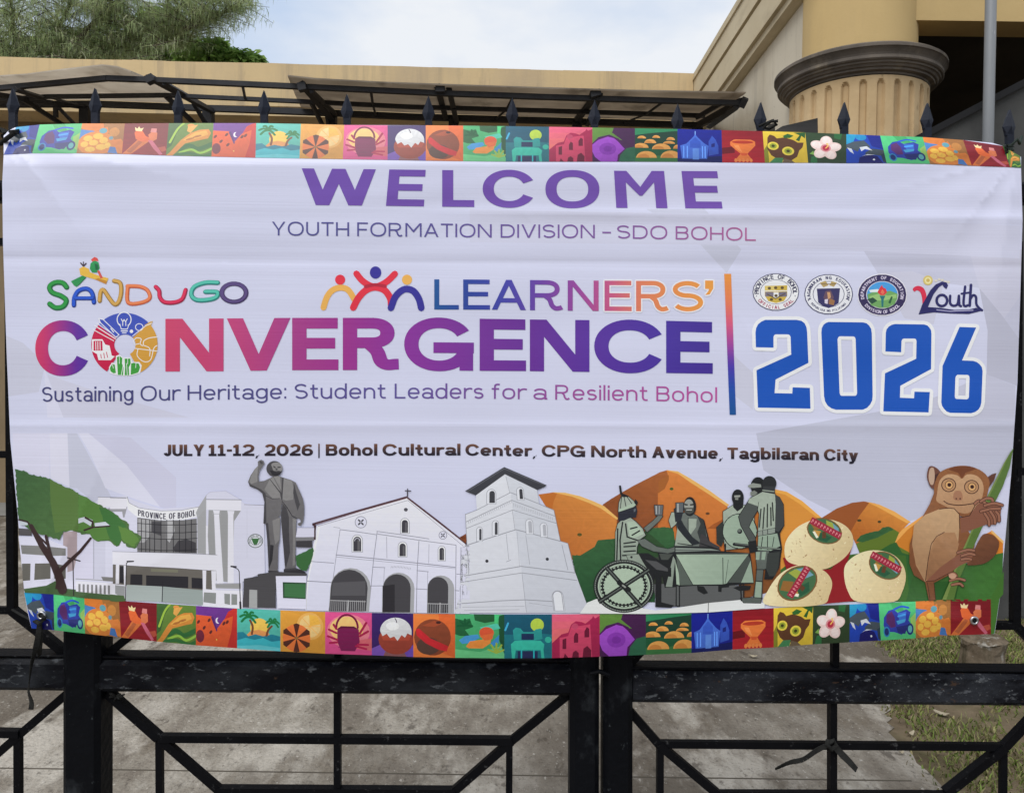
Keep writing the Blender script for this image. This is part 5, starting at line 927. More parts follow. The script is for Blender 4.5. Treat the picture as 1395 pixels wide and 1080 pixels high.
        BG((14,26,150)); P((10,20,100),'0,.9 1,.8 1,1 0,1'); P((60,104,220),'.06,.5 .2,.44 .36,.22 .4,.14 .44,.22 .6,.42 .7,.5 .66,.9 .1,.9'); P((46,84,204),'.28,.38 .4,.24 .52,.38 .52,.56 .28,.56'); P((86,136,236),'.34,.58 .48,.58 .48,.92 .34,.92'); P((44,80,200),'.7,.36 .78,.18 .86,.3 .92,.5 .92,.74 .7,.8'); P((20,30,130),'.76,.44 .84,.4 .84,.52 .76,.54'); L((120,160,240),'.4,.06 .4,.16',.02)
        for x in (.14,.22,.56,.62): L((96,144,240),'%g,.52 %g,.86' % (x,x),.025)
    elif i == 17:
        BG((138,14,28),(196,24,40)); P((110,10,24),'0,.55 .3,.5 .3,.7 0,.74'); P((240,116,46),'.2,.36 .3,.28 .7,.28 .8,.34 .8,.46 .68,.62 .6,.72 .72,.94 .28,.96 .44,.72 .32,.6 .2,.46'); E((190,50,30),.5,.36,.26,.05); P((252,140,70),'.28,.44 .4,.46 .48,.68 .42,.64 .32,.54'); P((222,80,36),'.44,.7 .6,.7 .58,.78 .46,.78')
        for k in range(5): E((246,130,60),.32+.09*k,.93,.035,.06)
    elif i == 18:
        BG((222,184,44)); P((130,130,30),'0,.6 .1,.4 .1,1 0,1'); P((94,54,32),'.1,.2 .16,.1 .26,.14 .32,.22 .5,.18 .7,.26 .8,.34 .94,.34 .9,.5 .82,.6 .76,.8 .6,.94 .3,.88 .16,.76 .08,.56'); E((232,206,60),.22,.46,.13,.13); E((148,160,40),.22,.46,.085,.085); E((60,60,24),.22,.46,.04,.04); E((232,206,60),.56,.62,.14,.14); E((148,160,40),.56,.62,.09,.09); E((60,60,24),.56,.62,.042,.042); P((40,100,40),'.46,.14 .58,.06 .72,.12 .62,.2 .5,.2'); P((36,90,38),'.72,.02 1,0 .98,.2 .9,.12 .84,.3 .76,.26 .86,.1'); P((60,130,80),'.1,1 .24,.84 .44,.84 .4,1'); P((110,90,70),'.4,1 .46,.86 .62,.92 .7,1')
    else:
        BG((44,66,40)); P((40,110,60),'.06,1 .1,.8 .24,.74 .24,1'); P((40,104,56),'.7,.0 .9,0 .86,.2 .7,.16'); P((120,170,70),'.06,.7 .16,.6 .18,.74')
        for k in range(5):
            a = -90+72*k+6; E((240,206,204),.48+.2*math.cos(R(a)),.5+.21*math.sin(R(a)),.2,.155,a); E((246,222,222),.48+.23*math.cos(R(a)),.5+.24*math.sin(R(a)),.14,.1,a)
        E((226,140,150),.48,.5,.13,.13); E((196,40,70),.48,.5,.085,.09); L((240,180,90),'.48,.5 .54,.42 .52,.36',.03); E((244,200,120),.52,.36,.03,.03)
TILES = ('sea_picture','motorcycle_picture','turtle_picture','dancer_picture','corn_picture','cliff_picture','palm_picture','citrus_picture','basket_picture','pot_picture','ball_picture','boat_picture','table_picture','facade_picture','yam_picture','mound_picture','chapel_picture','chalice_picture','bright_eyed_animal_picture','hibiscus_picture')
tT = [(22,173.5),(54,170),(112,168.5),(170,168.5),(230,168),(291,168),(349,168),(410,169),(469,170.5),(528,171),(580,171),(631,171.5),(689,172),(748,173),(807,174),(865,175),(923,176),(983,177.5),(1039,179),(1097,180.6),(1153,183),(1199,185),(1257,187),(1312,191),(1366,199)]
tB = [(5,211),(44,209),(104,209),(166,210),(226,212),(288,213.5),(348,215),(408,216),(467,217),(528,218),(580,219),(631,219.7),(689,220.3),(748,220.5),(807,220.5),(865,220.5),(923,220.7),(984,221.5),(1042,222),(1101,222),(1153,222.5),(1208,222.5),(1267,223.5),(1324,226),(1376,228)]
for k in range(24):
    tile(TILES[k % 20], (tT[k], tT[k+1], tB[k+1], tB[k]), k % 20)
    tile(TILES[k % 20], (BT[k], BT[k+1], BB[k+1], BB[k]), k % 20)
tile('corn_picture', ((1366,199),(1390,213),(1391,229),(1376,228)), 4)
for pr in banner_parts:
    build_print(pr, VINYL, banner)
# ------------------------------------------------------------ materials of the place
GATE_MAT = noisemat('worn black gate paint', [(.0, (.002, .0024, .0035)), (1, (.006, .006, .008))], 9, bump=.25, bscale=60, rough=.5, spec=.09,
                    extra=[(26, (.64, .72), (.12, .125, .13), .5, (1, 1, 1.6)), (70, (.66, .72), (.10, .105, .11), .5, (1, 1, 1))])
STILE_MAT = noisemat('black stile paint', [(.0, (.002, .0024, .0036)), (1, (.005, .0055, .0075))], 9, bump=.3, bscale=50, rough=.5, spec=.09, extra=[(9, (.56, .68), (.045, .05, .055), .5, (1, 1, .7)), (44, (.67, .73), (.10, .115, .12), .5, (1, 1, .8)), (100, (.69, .74), (.16, .17, .17), .5, (1, 1, 1))])
RAIL_WORN = noisemat('badly flaking black rail paint', [(.0, (.002, .0024, .004)), (1, (.006, .006, .009))], 9, bump=.5, bscale=50, rough=.5, spec=.10,
                    extra=[(5, (.46, .62), (.035, .038, .045), .7, (.7, 1, 1.5)), (30, (.575, .65), (.15, .16, .17), .55, (.9, 1, 2.2)), (75, (.61, .66), (.26, .27, .27), .5, (1, 1, 1.6)), (17, (.63, .68), (.10, .055, .03), .5, (1, 1, 2))])
RAIL_MAT = noisemat('flaking black rail paint', [(.0, (.002, .0024, .004)), (1, (.006, .006, .009))], 9, bump=.4, bscale=50, rough=.5, spec=.10,
                    extra=[(5, (.50, .66), (.03, .033, .038), .7, (.7, 1, 1.5)), (30, (.578, .65), (.14, .15, .16), .6, (.8, 1, 1.9)), (100, (.66, .71), (.2, .21, .21), .5, (1, 1, 1.4)), (15, (.65, .70), (.09, .05, .03), .5, (1, 1, 2))])
BAR_MAT = noisemat('black bar paint', [(.0, (.002, .0022, .003)), (1, (.006, .006, .0075))], 14, bump=.2, bscale=70, rough=.5, spec=.08, extra=[(60, (.63, .72), (.14, .14, .14), .4, (1, 1, 1))])
SPEAR_MAT = noisemat('dark navy spear paint', [(.0, (.009, .0115, .021)), (1, (.018, .022, .036))], 20, bump=.1, rough=.55, spec=.2)
OCHRE = noisemat('ochre wall paint', [(.25, (.53, .375, .165)), (.75, (.62, .45, .21))], 1.3, bump=.12, bscale=40, rough=.85, spec=.2, extra=[(2.4, (.5, .8), (.46, .335, .17), .6, (1, 1, .12)), (9, (.6, .8), (.42, .30, .15), .35, (1, 1, .3))])
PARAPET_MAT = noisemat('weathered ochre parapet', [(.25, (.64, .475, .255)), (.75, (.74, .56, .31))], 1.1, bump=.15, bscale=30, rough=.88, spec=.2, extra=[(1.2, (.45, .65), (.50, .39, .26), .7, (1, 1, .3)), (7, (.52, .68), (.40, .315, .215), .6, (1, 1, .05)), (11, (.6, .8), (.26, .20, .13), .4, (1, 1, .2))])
WINGWALL = noisemat('grey beige render', [(.25, (.60, .53, .41)), (.75, (.70, .63, .50))], 1.0, bump=.12, bscale=30, rough=.9, spec=.2, extra=[(1.6, (.48, .7), (.48, .40, .28), .6, (1, 1, .5)), (6, (.54, .7), (.42, .37, .29), .55, (1, 1, .08)), (22, (.62, .7), (.36, .31, .24), .5, (1, 1, 1))])
STONE = noisemat('tan column stone', [(.25, (.50, .35, .185)), (.75, (.66, .485, .275))], 3.5, bump=.3, bscale=24, rough=.85, spec=.2, extra=[(5, (.52, .7), (.34, .235, .13), .7, (1, 1, .1)), (14, (.62, .74), (.22, .14, .075), .6, (1, 1, .35))])
CAPDARK = noisemat('dark capital', [(.3, (.085, .072, .060)), (.75, (.19, .16, .13))], 4, bump=.35, bscale=30, rough=.8, spec=.25, extra=[(6, (.55, .75), (.30, .25, .18), .6, (1, 1, .4))])  # dark grey-brown base with paler blotches
DARKIN = noisemat('shaded porch paint', [(.3, (.040, .036, .032)), (.7, (.07, .064, .056))], 2, bump=.1, rough=.85, spec=.2)  # dark colour stands in for the shade inside the porch
GREYWALL = noisemat('grey concrete wall', [(.3, (.055, .055, .053)), (.7, (.095, .095, .09))], 2.2, bump=.3, bscale=20, rough=.9, spec=.2)
STEEL = noisemat('galvanised pole', [(.3, (.17, .18, .19)), (.7, (.25, .26, .27))], 6, bump=.05, rough=.5, spec=.4, stretch=(1, 1, .2), extra=[(18, (.64, .7), (.5, .5, .5), .7, (1, 1, .4))])
AWN_FRAME = noisemat('dark awning steel', [(.3, (.016, .017, .021)), (.7, (.035, .034, .036))], 6, rough=.6, spec=.3)
AWN_PALE = noisemat('pale awning sheet', [(.3, (.62, .56, .48)), (.7, (.80, .74, .65))], 2.2, bump=.1, rough=.8, spec=.2, extra=[(4, (.55, .75), (.3, .24, .18), .5, (1, .3, 1))])
AWN_ROOF = noisemat('stained awning sheet', [(.3, (.36, .31, .255)), (.7, (.52, .46, .38))], 2.2, bump=.1, rough=.8, spec=.2, extra=[(4, (.55, .75), (.10, .08, .06), .6, (1, .3, 1))])
STRAP = noisemat('black cloth strap', [(.3, (.014, .014, .013)), (.7, (.03, .03, .028))], 30, bump=.3, rough=.9, spec=.1)
CONC = noisemat('driveway concrete', [(.40, (.205, .175, .14)), (.5, (.305, .27, .22)), (.60, (.43, .39, .33))], 2.6, detail=15, bump=.9, bscale=60, rough=.85, spec=.2, rough_n=.78, stretch=(1, .5, 1),
                extra=[(.7, (.45, .57), (.12, .098, .074), .78, (1, .4, 1)), (2.6, (.54, .63), (.60, .55, .47), .6, (1, .5, 1)), (4, (.55, .66), (.15, .12, .085), .6, (1, .45, 1)), (12, (.59, .66), (.08, .065, .05), .7, (1, .5, 1)), (36, (.60, .66), (.09, .075, .06), .6, (1, .6, 1)), (90, (.58, .66), (.07, .06, .05), .5, (1, .7, 1)), (55, (.62, .67), (.62, .58, .51), .6, (1, .6, 1))])
SOIL = noisemat('brown soil', [(.32, (.10, .074, .048)), (.66, (.22, .17, .11))], 5, detail=10, bump=.7, bscale=30, rough=.95, spec=.1, extra=[(3, (.5, .7), (.075, .085, .03), .6, (1, 1, 1)), (30, (.6, .7), (.2, .17, .12), .5, (1, 1, 1))])
STUMPM = noisemat('mossy concrete stub', [(.3, (.10, .075, .05)), (.7, (.22, .175, .125))], 9, bump=.8, bscale=30, rough=.95, spec=.1, extra=[(12, (.5, .65), (.045, .042, .022), .7, (1, 1, .3)), (20, (.55, .65), (.5, .48, .43), .5, (1, 1, 1))])
BARK = noisemat('grey brown bark', [(.3, (.07, .055, .042)), (.7, (.16, .13, .10))], 8, stretch=(1, 1, .2), bump=.6, bscale=20, rough=.95, spec=.1)
# ------------------------------------------------------------ ground
def sheet(name, P, z, m, kind='structure', sub=0):
    bm = BM(); bm.faces.new([bm.verts.new((x, y, z)) for x, y in P]); o = obj(name, bm, m); o['kind'] = kind; return o
sheet('ground', [(-400, -60), (400, -60), (400, 600), (-400, 600)], 0, SOIL)
gedge = [(1.25, -2.5)] + [tuple(atz(px, py, 0).xy) for px, py in ((1330,1130),(1300,1085),(1262,1050),(1224,1012),(1208,985),(1214,962),(1226,945),(1234,922),(1226,900),(1206,884),(1184,872),(1160,862),(1150,840))] 
gedge.append((gedge[-1][0] + .2, 6.2))
_r = random.Random(17); _g = []
for (ax, ay), (bx, by) in zip(gedge, gedge[1:]):
    k_ = max(1, int(math.hypot(bx-ax, by-ay)/.05)); _g += [(ax+(bx-ax)*i/k_ + (_r.uniform(-.022, .022) if i else 0), ay+(by-ay)*i/k_) for i in range(k_)]
gedge = _g + [gedge[-1]]
sheet('driveway', [(-14, -2.5)] + gedge + [(gedge[-1][0], 6.55), (-14, 6.55)], .004, CONC)
bm = BM()                                                                     # joints scored in the slabs
yj = atz(700, 1057, 0).y
box(bm, -13, atz(1255, 1057, 0).x-.06, yj-.004, yj+.004, -.05, .0052)
JOINT = mat('dark joint', (.11, .095, .075), .95, .1)
o = obj('driveway_joint', bm, JOINT); o['kind'] = 'structure'
sheet('pavement_behind', [(-14, 6.56), (1.3, 6.56), (1.3, 12), (-14, 12)], .008, noisemat('grey paving', [(.3, (.20, .195, .18)), (.7, (.30, .29, .27))], 2, bump=.3, rough=.9))
# grass: blades in a patchy lawn right of the driveway
def blades(name, n, fn, hmin, hmax, cols, seed, w=.004):
    rnd = random.Random(seed); V = []; F = []; C = []
    for i in range(n):
        x, y = fn(rnd)
        if x is None: continue
        h = rnd.uniform(hmin, hmax); a = rnd.uniform(0, 2*math.pi); b = rnd.uniform(0, 2*math.pi); ln = rnd.uniform(.3, 1.3)*h; ww = w*rnd.uniform(.6, 1.4)
        dx, dy = math.cos(a)*ww, math.sin(a)*ww; k = len(V)
        V += [(x-dx, y-dy, .0), (x+dx, y+dy, .0), (x+math.cos(b)*ln*.4-dx*.7, y+math.sin(b)*ln*.4-dy*.7, h*.65), (x+math.cos(b)*ln*.4+dx*.7, y+math.sin(b)*ln*.4+dy*.7, h*.65), (x+math.cos(b)*ln, y+math.sin(b)*ln, h)]
        F += [(k, k+1, k+3, k+2), (k+2, k+3, k+4)]; c = rnd.choice(cols); f = rnd.uniform(.7, 1.25); C += [tuple(q*f for q in c)]*2
    me = bpy.data.meshes.new(name); me.from_pydata(V, [], F); ca = me.color_attributes.new('tone', 'FLOAT_COLOR', 'CORNER'); d = []
    for f, c in zip(F, C): d += [c[0], c[1], c[2], 1]*len(f)
    ca.data.foreach_set('color', d); m = mat(name+' leaf', (.1, .1, .05), .75, .15); N = m.node_tree.nodes; a = N.new('ShaderNodeVertexColor'); a.layer_name = 'tone'
    m.node_tree.links.new(a.outputs[0], N['Principled BSDF'].inputs['Base Color']); me.materials.append(m); o = bpy.data.objects.new(name, me); link(o); return o
def gx(y): return lerp_tab(sorted((b, a) for a, b in gedge), y)
def lawn(r):
    y = r.uniform(.3, 4.4); x = gx(y) + r.uniform(-.02, 1)**1.0*2.6
    d = math.sin(x*3.1+1)*math.sin(y*2.7) + .6*math.sin(x*7.3+y*4.1) + .5*math.sin(x*15-y*11)
    if d < r.uniform(-1.6, .7) or x - gx(y) < .14*r.random() - .02 + .07*math.sin(y*9): return None, None
    return x, y
g = blades('grass', 90000, lawn, .008, .034, [(.16, .215, .05), (.13, .18, .04), (.20, .235, .065), (.24, .24, .09), (.30, .26, .13), (.18, .15, .08)], 3); g['kind'] = 'stuff'
def mat_leaf(c): return noisemat('dry leaf', [(.3, c), (.7, tuple(q*1.3 for q in c))], 40, bump=.2, rough=.8)
LF = mat_leaf((.36, .31, .22))
for i, (px, py, s, lb) in enumerate(((1283,972,.035,'largest pale dry leaf lying flat in the grass'),(1240,999,.02,'small pale dry leaf at the ragged edge of the grass'),(1026,894,.024,'yellowish dry leaf on the dark driveway below the banner strip'),(1147,1030,.014,'tiny pale dry leaf beside the knotted strap'),(1228,1025,.014,'little whitish dry leaf on bare soil under the gate bar'))):
    c = atz(px, py, .012); bm = BM(); n = 9; rnd = random.Random(i); rot = rnd.uniform(0, 3)
    top = []; 
    for k in range(n):
        a = 2*math.pi*k/n; r = s*(1 if k not in (2, 6) else .8)*rnd.uniform(.85, 1.1); x, y = r*math.cos(a), r*.55*math.sin(a)
        top.append((c.x+x*math.cos(rot)-y*math.sin(rot), c.y+x*math.sin(rot)+y*math.cos(rot), .014+.008*rnd.random()+.006*math.cos(2*a)))
    t_ = [bm.verts.new(p) for p in top]; b_ = [bm.verts.new((p[0], p[1], p[2]-.0015)) for p in top]; ct = bm.verts.new((c.x, c.y, .012)); cb2 = bm.verts.new((c.x, c.y, .0105))
    for k in range(n):
        j = (k+1) % n; bm.faces.new((ct, t_[k], t_[j])); bm.faces.new((cb2, b_[j], b_[k])); bm.faces.new((t_[k], b_[k], b_[j], t_[j]))
    tag(obj('dry_leaf', bm, LF), lb, 'leaf', 'dry leaves on the ground')
# stub of a concrete post in the grass
c = atz(1338, 912, 0); bm = BM(); rnd = random.Random(4); n = 20; rings = []
for (r, z) in ((.115, -.02), (.11, .05), (.10, .11), (.112, .15), (.115, .165), (.10, .178), (.05, .182)):
    rings.append([bm.verts.new((c.x+r*(1+rnd.uniform(-.07, .07))*math.cos(2*math.pi*k/n), c.y+r*(1+rnd.uniform(-.07, .07))*math.sin(2*math.pi*k/n), z+rnd.uniform(-.008, .008))) for k in range(n)])
for a, b in zip(rings, rings[1:]):
    for k in range(n): bm.faces.new((a[k], a[(k+1) % n], b[(k+1) % n], b[k]))
bm.faces.new(rings[-1]); tag(obj('post_stub', bm, STUMPM), 'short broken mossy concrete post stub standing in the grass behind the gate', 'post')

# ------------------------------------------------------------ gate: two leaves, a fixed panel; plane just behind the banner
GY = .075
def gp(px, py, y=GY): return at(px, py, y)
def member(name, a, b, w, d, m, parent, bev=0.0, y=GY, up=(0, 1, 0)):
    bm = BM(); bar(bm, gp(*a, y), gp(*b, y), w, d, up, bev); return obj(name, bm, m, parent)
MM = (DCAM+GY)/FPX
GND = 1400.0
def picket(px, tip, parent, low=262):
    bm = BM(); bar(bm, gp(px, low), gp(px, tip+26), .0165, .012); pk = obj('picket', bm, SPEAR_MAT, parent)
    bm = BM(); c = gp(px, tip); prof = [(0, 0), (-.0135, -.036), (-.0155, -.042), (-.0095, -.056), (-.008, -.064), (.008, -.064), (.0095, -.056), (.0155, -.042), (.0135, -.036)]
    f = [bm.verts.new((c.x+x, GY-.005*(1 if abs(x) < .012 else .4), c.z+z)) for x, z in prof]; b = [bm.verts.new((c.x+x, GY+.005*(1 if abs(x) < .012 else .4), c.z+z)) for x, z in prof]
    mf = bm.verts.new((c.x, GY-.011, c.z-.042)); mb = bm.verts.new((c.x, GY+.011, c.z-.042)); n = len(prof)
    for k in range(n):
        j = (k+1) % n; bm.faces.new((mf, f[k], f[j])); bm.faces.new((mb, b[j], b[k])); bm.faces.new((f[k], b[k], b[j], f[j]))
    sp = obj('spear_tip', bm, SPEAR_MAT, None); sp.parent = pk
    if parent is not None: sp.location = -Vector(parent.matrix_world.translation)
    return pk
def knob(): pass
def gate(name, label, cat, x0, x1, stiles, rail, rects_up, rects_dn, mid, tips, group=None):
    """x0..x1: clear width in photo pixels at the rail; rail: (y at x0, y at x1) of its centre line"""
    root = empty(name, gp((x0+x1)/2, GND).xy.to_3d(), label, cat, group)
    for sx, top in stiles: member('stile', (sx, GND), (sx+1.5, top), .0925 if sx < 200 else .0725, .083, STILE_MAT, root, .012)
    yy = lambda x: rail[0]+(rail[1]-rail[0])*(x-x0)/(x1-x0)
    member('mid_rail', (x0, yy(x0)), (x1, yy(x1)), .064, .082, RAIL_MAT, root, .011, up=(0, 0, 1)) if False else None
    bm = BM(); bar(bm, gp(x0, yy(x0)), gp(x1, yy(x1)), .079, .064, (0, 1, 0), .011); obj('mid_rail', bm, RAIL_WORN if x0 > 800 else RAIL_MAT, root)
    bm = BM(); bar(bm, gp(x0, yy(x0)-25.2), gp(x1, yy(x1)-25.2), .005, .052, (0, 1, 0), .0012); obj('rail_cap', bm, GATE_MAT, root)
    bm = BM(); bar(bm, gp(x0, 258), gp(x1, 258+(x1-x0)*.012), .05, .05, (0, 1, 0), .008); obj('top_rail', bm, GATE_MAT, root)
    for i_, (a, b, w) in enumerate(rects_up+rects_dn): member('ornament_bar', a, b, w, .0125+.0011*(i_*5 % 12), BAR_MAT, root)
    for px, tip in tips: picket(px, tip, root)
    return root
s_ = .0165
# left leaf
L1 = [((147,942),(217,1004),.020),((217,1004),(299,1075),.020),((217,1004),(697,1008),.0175),((217.5,1004),(219.5,1330),.0165),((694,1008),(692,1330),.0165),((773,946),(697,1008),.020),((697,1008),(618,1077),.020),((297,1075),(620,1077),.0175),((298,1075),(299,1290),.0165),((618,1077),(617,1290),.0165),((219,1330),(692,1334),.0175),((460,940),(460,1074),.0165)]
U1 = [((143,893),(190,856),.020),((772,897),(725,858),.020),((190,856),(725,858),.0175),((190,856),(188,330),.0165),((725,858),(725,330),.0165),((188,330),(725,333),.0175),((461,897),(461,300),.0165)]
gate('gate_leaf', 'left leaf of the black gate, having the thick post near the left edge', 'gate', 143, 777, [(120,282),(794,284)], (915.5,921), U1, L1, 460, [(130,121),(243,124),(360,124),(473,129),(584,131),(698,134),(810,137)], 'black iron gate leaves')
R1 = [((858,968),(897,1012.5),.020),((897,1012.5),(977,1080),.020),((897,1012.5),(1370,1016.5),.0175),((899,1013),(898,1330),.0165),((1366.5,1016),(1364,1330),.0165),((1404,978),(1368,1016),.020),((1368,1016),(1288,1079),.020),((977,1081),(1289,1082),.0175),((978,1080),(978,1290),.0165),((1288,1080),(1286,1290),.0165),((898,1330),(1364,1334),.0175),((1133.5,951),(1133.5,1080),.0165)]
U2 = [((858,903),(905,852),.020),((1436,905),(1383,851),.020),((905,851),(1384,851),.0175),((905,851),(905,330),.0165),((1382.5,851),(1385,330),.0185),((905,330),(1385,335),.0175),((1137,908),(1137,300),.0165),((1382,642),(1432,642),.0165)]
gate('gate_leaf', 'right leaf of the black gate, its rail flaking most, before the grass', 'gate', 860, 1430, [(839,286),(1452,292)], (930,935), U2, R1, 1133, [(923,142),(1036,140),(1150,140),(1263,141),(1375,150)], 'black iron gate leaves')
bm_ = [((93,943),(28,999),.020),((28,999),(-40,1058),.020),((28,998),(-60,996),.0175),((25,999),(26,1330),.0165),((94,892),(18,831),.020),((19,831),(-60,829),.0175),((17,831),(14,330),.0185),((14,330),(-60,329),.0165),((15,619),(-50,618),.0165)]
gate('fence_panel', 'black iron fence panel at the far left edge, mostly out of the picture', 'fence', -330, 97, [(-340,280)], (910,914.5), bm_, [], 0, [(18,121),(-96,120),(-210,119)])
# bow-tie hinge strap between leaves
bm = BM(); tube(bm, [gp(804,917,.02), gp(816,914,.016), gp(830,919,.02)], .006, 8); tag(obj('gate_latch', bm, GATE_MAT), 'small dark latch rod bridging the gap between the two gate leaves', 'latch')
# ------------------------------------------------------------ ties that hold the banner, and its eyelet
def strap(bm, P, w, th=.0016, tw=0):
    P = [Vector(p) for p in P]; S = []
    for i in range(len(P)-1):
        p0, p1, p2, p3 = P[max(i-1, 0)], P[i], P[i+1], P[min(i+2, len(P)-1)]
        for k in range(4): t = k/4; S.append(.5*((2*p1) + (p2-p0)*t + (2*p0-5*p1+4*p2-p3)*t*t + (3*p1-p0-3*p2+p3)*t**3))
    P = S + [P[-1]]; tw = tw/4
    for i in range(len(P)-1):
        bar(bm, P[i], P[i+1], w*(1-.25*abs(i/(len(P)-1)-.4)), th, (math.sin(tw*i), -math.cos(tw*i), .15))
bm = BM(); c = gp(55, 846, -.028)
tube(bm, [gp(57,836,-.02), gp(60,843,-.034), gp(54,849,-.036), gp(49,846,-.026)], .0052, 8)
strap(bm, [gp(54,850,-.028), gp(52,866,-.026), gp(48,885,-.02), gp(43,905,-.0), gp(40,928,.02), gp(39,942,.024), gp(43,956,.025), gp(42,966,.024)], .013, .0018, .5)
strap(bm, [gp(54,850,-.026), gp(55,866,-.02), gp(54,885,.0), gp(54,893,.03)], .011, .0018, .3)
tube(bm, [gp(50,848,-.03), gp(30,838,.02), gp(18,831,.06), gp(14,828,.086)], .003, 6)
tag(obj('strap_tie', bm, STRAP), 'black cloth strap knotted at the lower left banner corner, hanging down over the rail', 'strap')
bm = BM(); tube(bm, [gp(1128,1008,.06), gp(1126,1014,.052), gp(1133,1020,.05), gp(1140,1015,.054), gp(1136,1008,.06), gp(1128,1012,.058)], .006, 8)
strap(bm, [gp(1128,1014,.052), gp(1112,1022,.05), gp(1094,1034,.05), gp(1076,1038,.052), gp(1056,1047,.05)], .013, .002, .35); strap(bm, [gp(1137,1016,.05), gp(1146,1026,.05), gp(1156,1036,.048), gp(1167,1048,.046)], .017, .002, .25)
tag(obj('strap_tie', bm, STRAP), 'black cloth strap tied in a bow on the right gate bar, both ends loose', 'strap')
bm = BM(); tube(bm, [gp(0,177,.06), gp(10,181,.04), gp(22,180,-.0), gp(30,178,.05), gp(14,183,.085), gp(4,186,.06)], .006, 7); tube(bm, [gp(18,182,.0), gp(8,190,.0), gp(1,196,.03), gp(-8,190,.08)], .0055, 7); tube(bm, [gp(6,182,.02), gp(2,176,.03), gp(-4,178,.03)], .004, 6)
tag(obj('cord_tie', bm, STRAP), 'black cord lashing the upper left banner corner to the fence', 'cord')
bm = BM(); P = []
for k in range(26): a = k*.9; P.append(gp(1373+7*math.cos(a), 198+k*.72, .05-.062*math.sin(a)))
tube(bm, P, .0042, 7); tube(bm, [gp(1378,198,-.02), gp(1386,190,-.03), gp(1389,196,-.02), gp(1392,186,-.01)], .0035, 6)
tag(obj('cord_tie', bm, noisemat('dark green cord', [(.3, (.01, .016, .013)), (.7, (.03, .045, .035))], 40, rough=.6)), 'dark greenish cord wound round a spear at the upper right banner corner', 'cord')
bm = BM(); tube(bm, [gp(1034,172,.06), gp(1044,168,.045), gp(1053,164,.04), gp(1058,170,.05), gp(1048,176,.06), gp(1040,174,.05), gp(1050,166,.035), gp(1060,165,.03)], .0034, 6)
tag(obj('cord_tie', bm, STRAP), 'black wire scrap twisted round the spear left of the fluted column', 'cord')
bm = BM(); rnd = random.Random(5)
for k in range(10):
    a = rnd.uniform(0, 6.28); tube(bm, [gp(158,948,.06), gp(158+8*math.cos(a), 948+4*math.sin(a), .05), gp(158+14*math.cos(a)*rnd.uniform(.5, 1), 948+7*math.sin(a)*rnd.uniform(.5, 1), .06)], .0024, 5)
tag(obj('wire_tuft', bm, STRAP), 'small tuft of black wire in the corner of the left gate leaf under the rail', 'wire')
EYEM = mat('eyelet metal', (.45, .45, .46), .3, .5, 1.0); EYED = mat('eyelet dark', (.01, .01, .01), .9, .1)
for ex, ey in ((1327.5, 845.0), (56.0, 838.0)):
    bm = BM(); c = Vector(on_banner(np.array([ex]), np.array([ey]), .004)[0]); n = 20; P = []
    for r, yo in ((.0055, .0), (.0062, -.0022), (.0085, -.0026), (.0105, -.0008), (.0108, .003)): P.append([bm.verts.new((c.x+r*math.cos(2*math.pi*k/n), c.y+yo, c.z+r*math.sin(2*math.pi*k/n))) for k in range(n)])
    for a, b in zip(P, P[1:]):
        for k in range(n): bm.faces.new((a[k], b[k], b[(k+1) % n], a[(k+1) % n]))
    obj('eyelet', bm, EYEM, banner, True)
    bm = BM(); bm.faces.new([bm.verts.new((c.x+.0058*math.cos(2*math.pi*k/n), c.y+.0006, c.z+.0058*math.sin(2*math.pi*k/n))) for k in range(n)]); obj('eyelet_hole', bm, EYED, banner)
# ------------------------------------------------------------ long low hall behind
YA = 7.0; A0 = at(0, 78, YA); HZ = A0.z
def depth_for(px, py, z):
    v = ray(px, py); return (z - EYE) / v.z * v.y - DCAM
YE = depth_for(945, 100, HZ); E0 = at(945, 100, YE)
fd = (E0 - A0); fd.z = 0; fd.normalize(); fn = Vector((-fd.y, fd.x, 0))            # along the front, and inwards
def F(s, inw, z): p = A0 + fd * s + fn * inw; return (p.x, p.y, z)
LEN = (E0 - A0).length
def fbox(bm, s0, s1, i0, i1, z0, z1): hexa(bm, [F(s0, i0, z0), F(s1, i0, z0), F(s1, i1, z0), F(s0, i1, z0), F(s0, i0, z1), F(s1, i0, z1), F(s1, i1, z1), F(s0, i1, z1)])
zb = at(300, 141, YA).z
hall = empty('hall', (A0.x, A0.y, 0), 'long low ochre hall with a plain parapet running across behind the gate', 'building')
bm = BM(); n = 40; rnd = random.Random(8)
for k in range(n):
    s0 = -7 + (LEN + 7) * k / n; s1 = -7 + (LEN + 7) * (k + 1) / n; h0 = HZ + .003 * math.sin(k * 1.7) + rnd.uniform(-.003, .003); h1 = HZ + .003 * math.sin((k + 1) * 1.7)
    hexa(bm, [F(s0, 0, zb), F(s1, 0, zb), F(s1, .18, zb), F(s0, .18, zb), F(s0, 0, h0), F(s1, 0, h1), F(s1, .18, h1), F(s0, .18, h0)])
bmesh.ops.remove_doubles(bm, verts=bm.verts, dist=.0005)
obj('parapet', bm, PARAPET_MAT, hall)
bm = BM(); fbox(bm, -7, LEN, .02, .5, zb - .1, zb - .003); obj('eave_slab', bm, PARAPET_MAT, hall)
bm = BM(); fbox(bm, -7, LEN, .42, .62, 0, zb - .1); obj('wall', bm, noisemat('shaded hall wall', [(.3, (.21, .155, .09)), (.7, (.29, .215, .13))], 1.5, bump=.15, rough=.9, spec=.15, extra=[(3, (.5, .8), (.09, .068, .045), .6, (1, 1, .3))]), hall)  # ochre darkened in its colour for the shade under eave and awning
bm = BM(); fbox(bm, -7, LEN, .6, 5, zb - .08, zb + .05); obj('roof', bm, GREYWALL, hall)
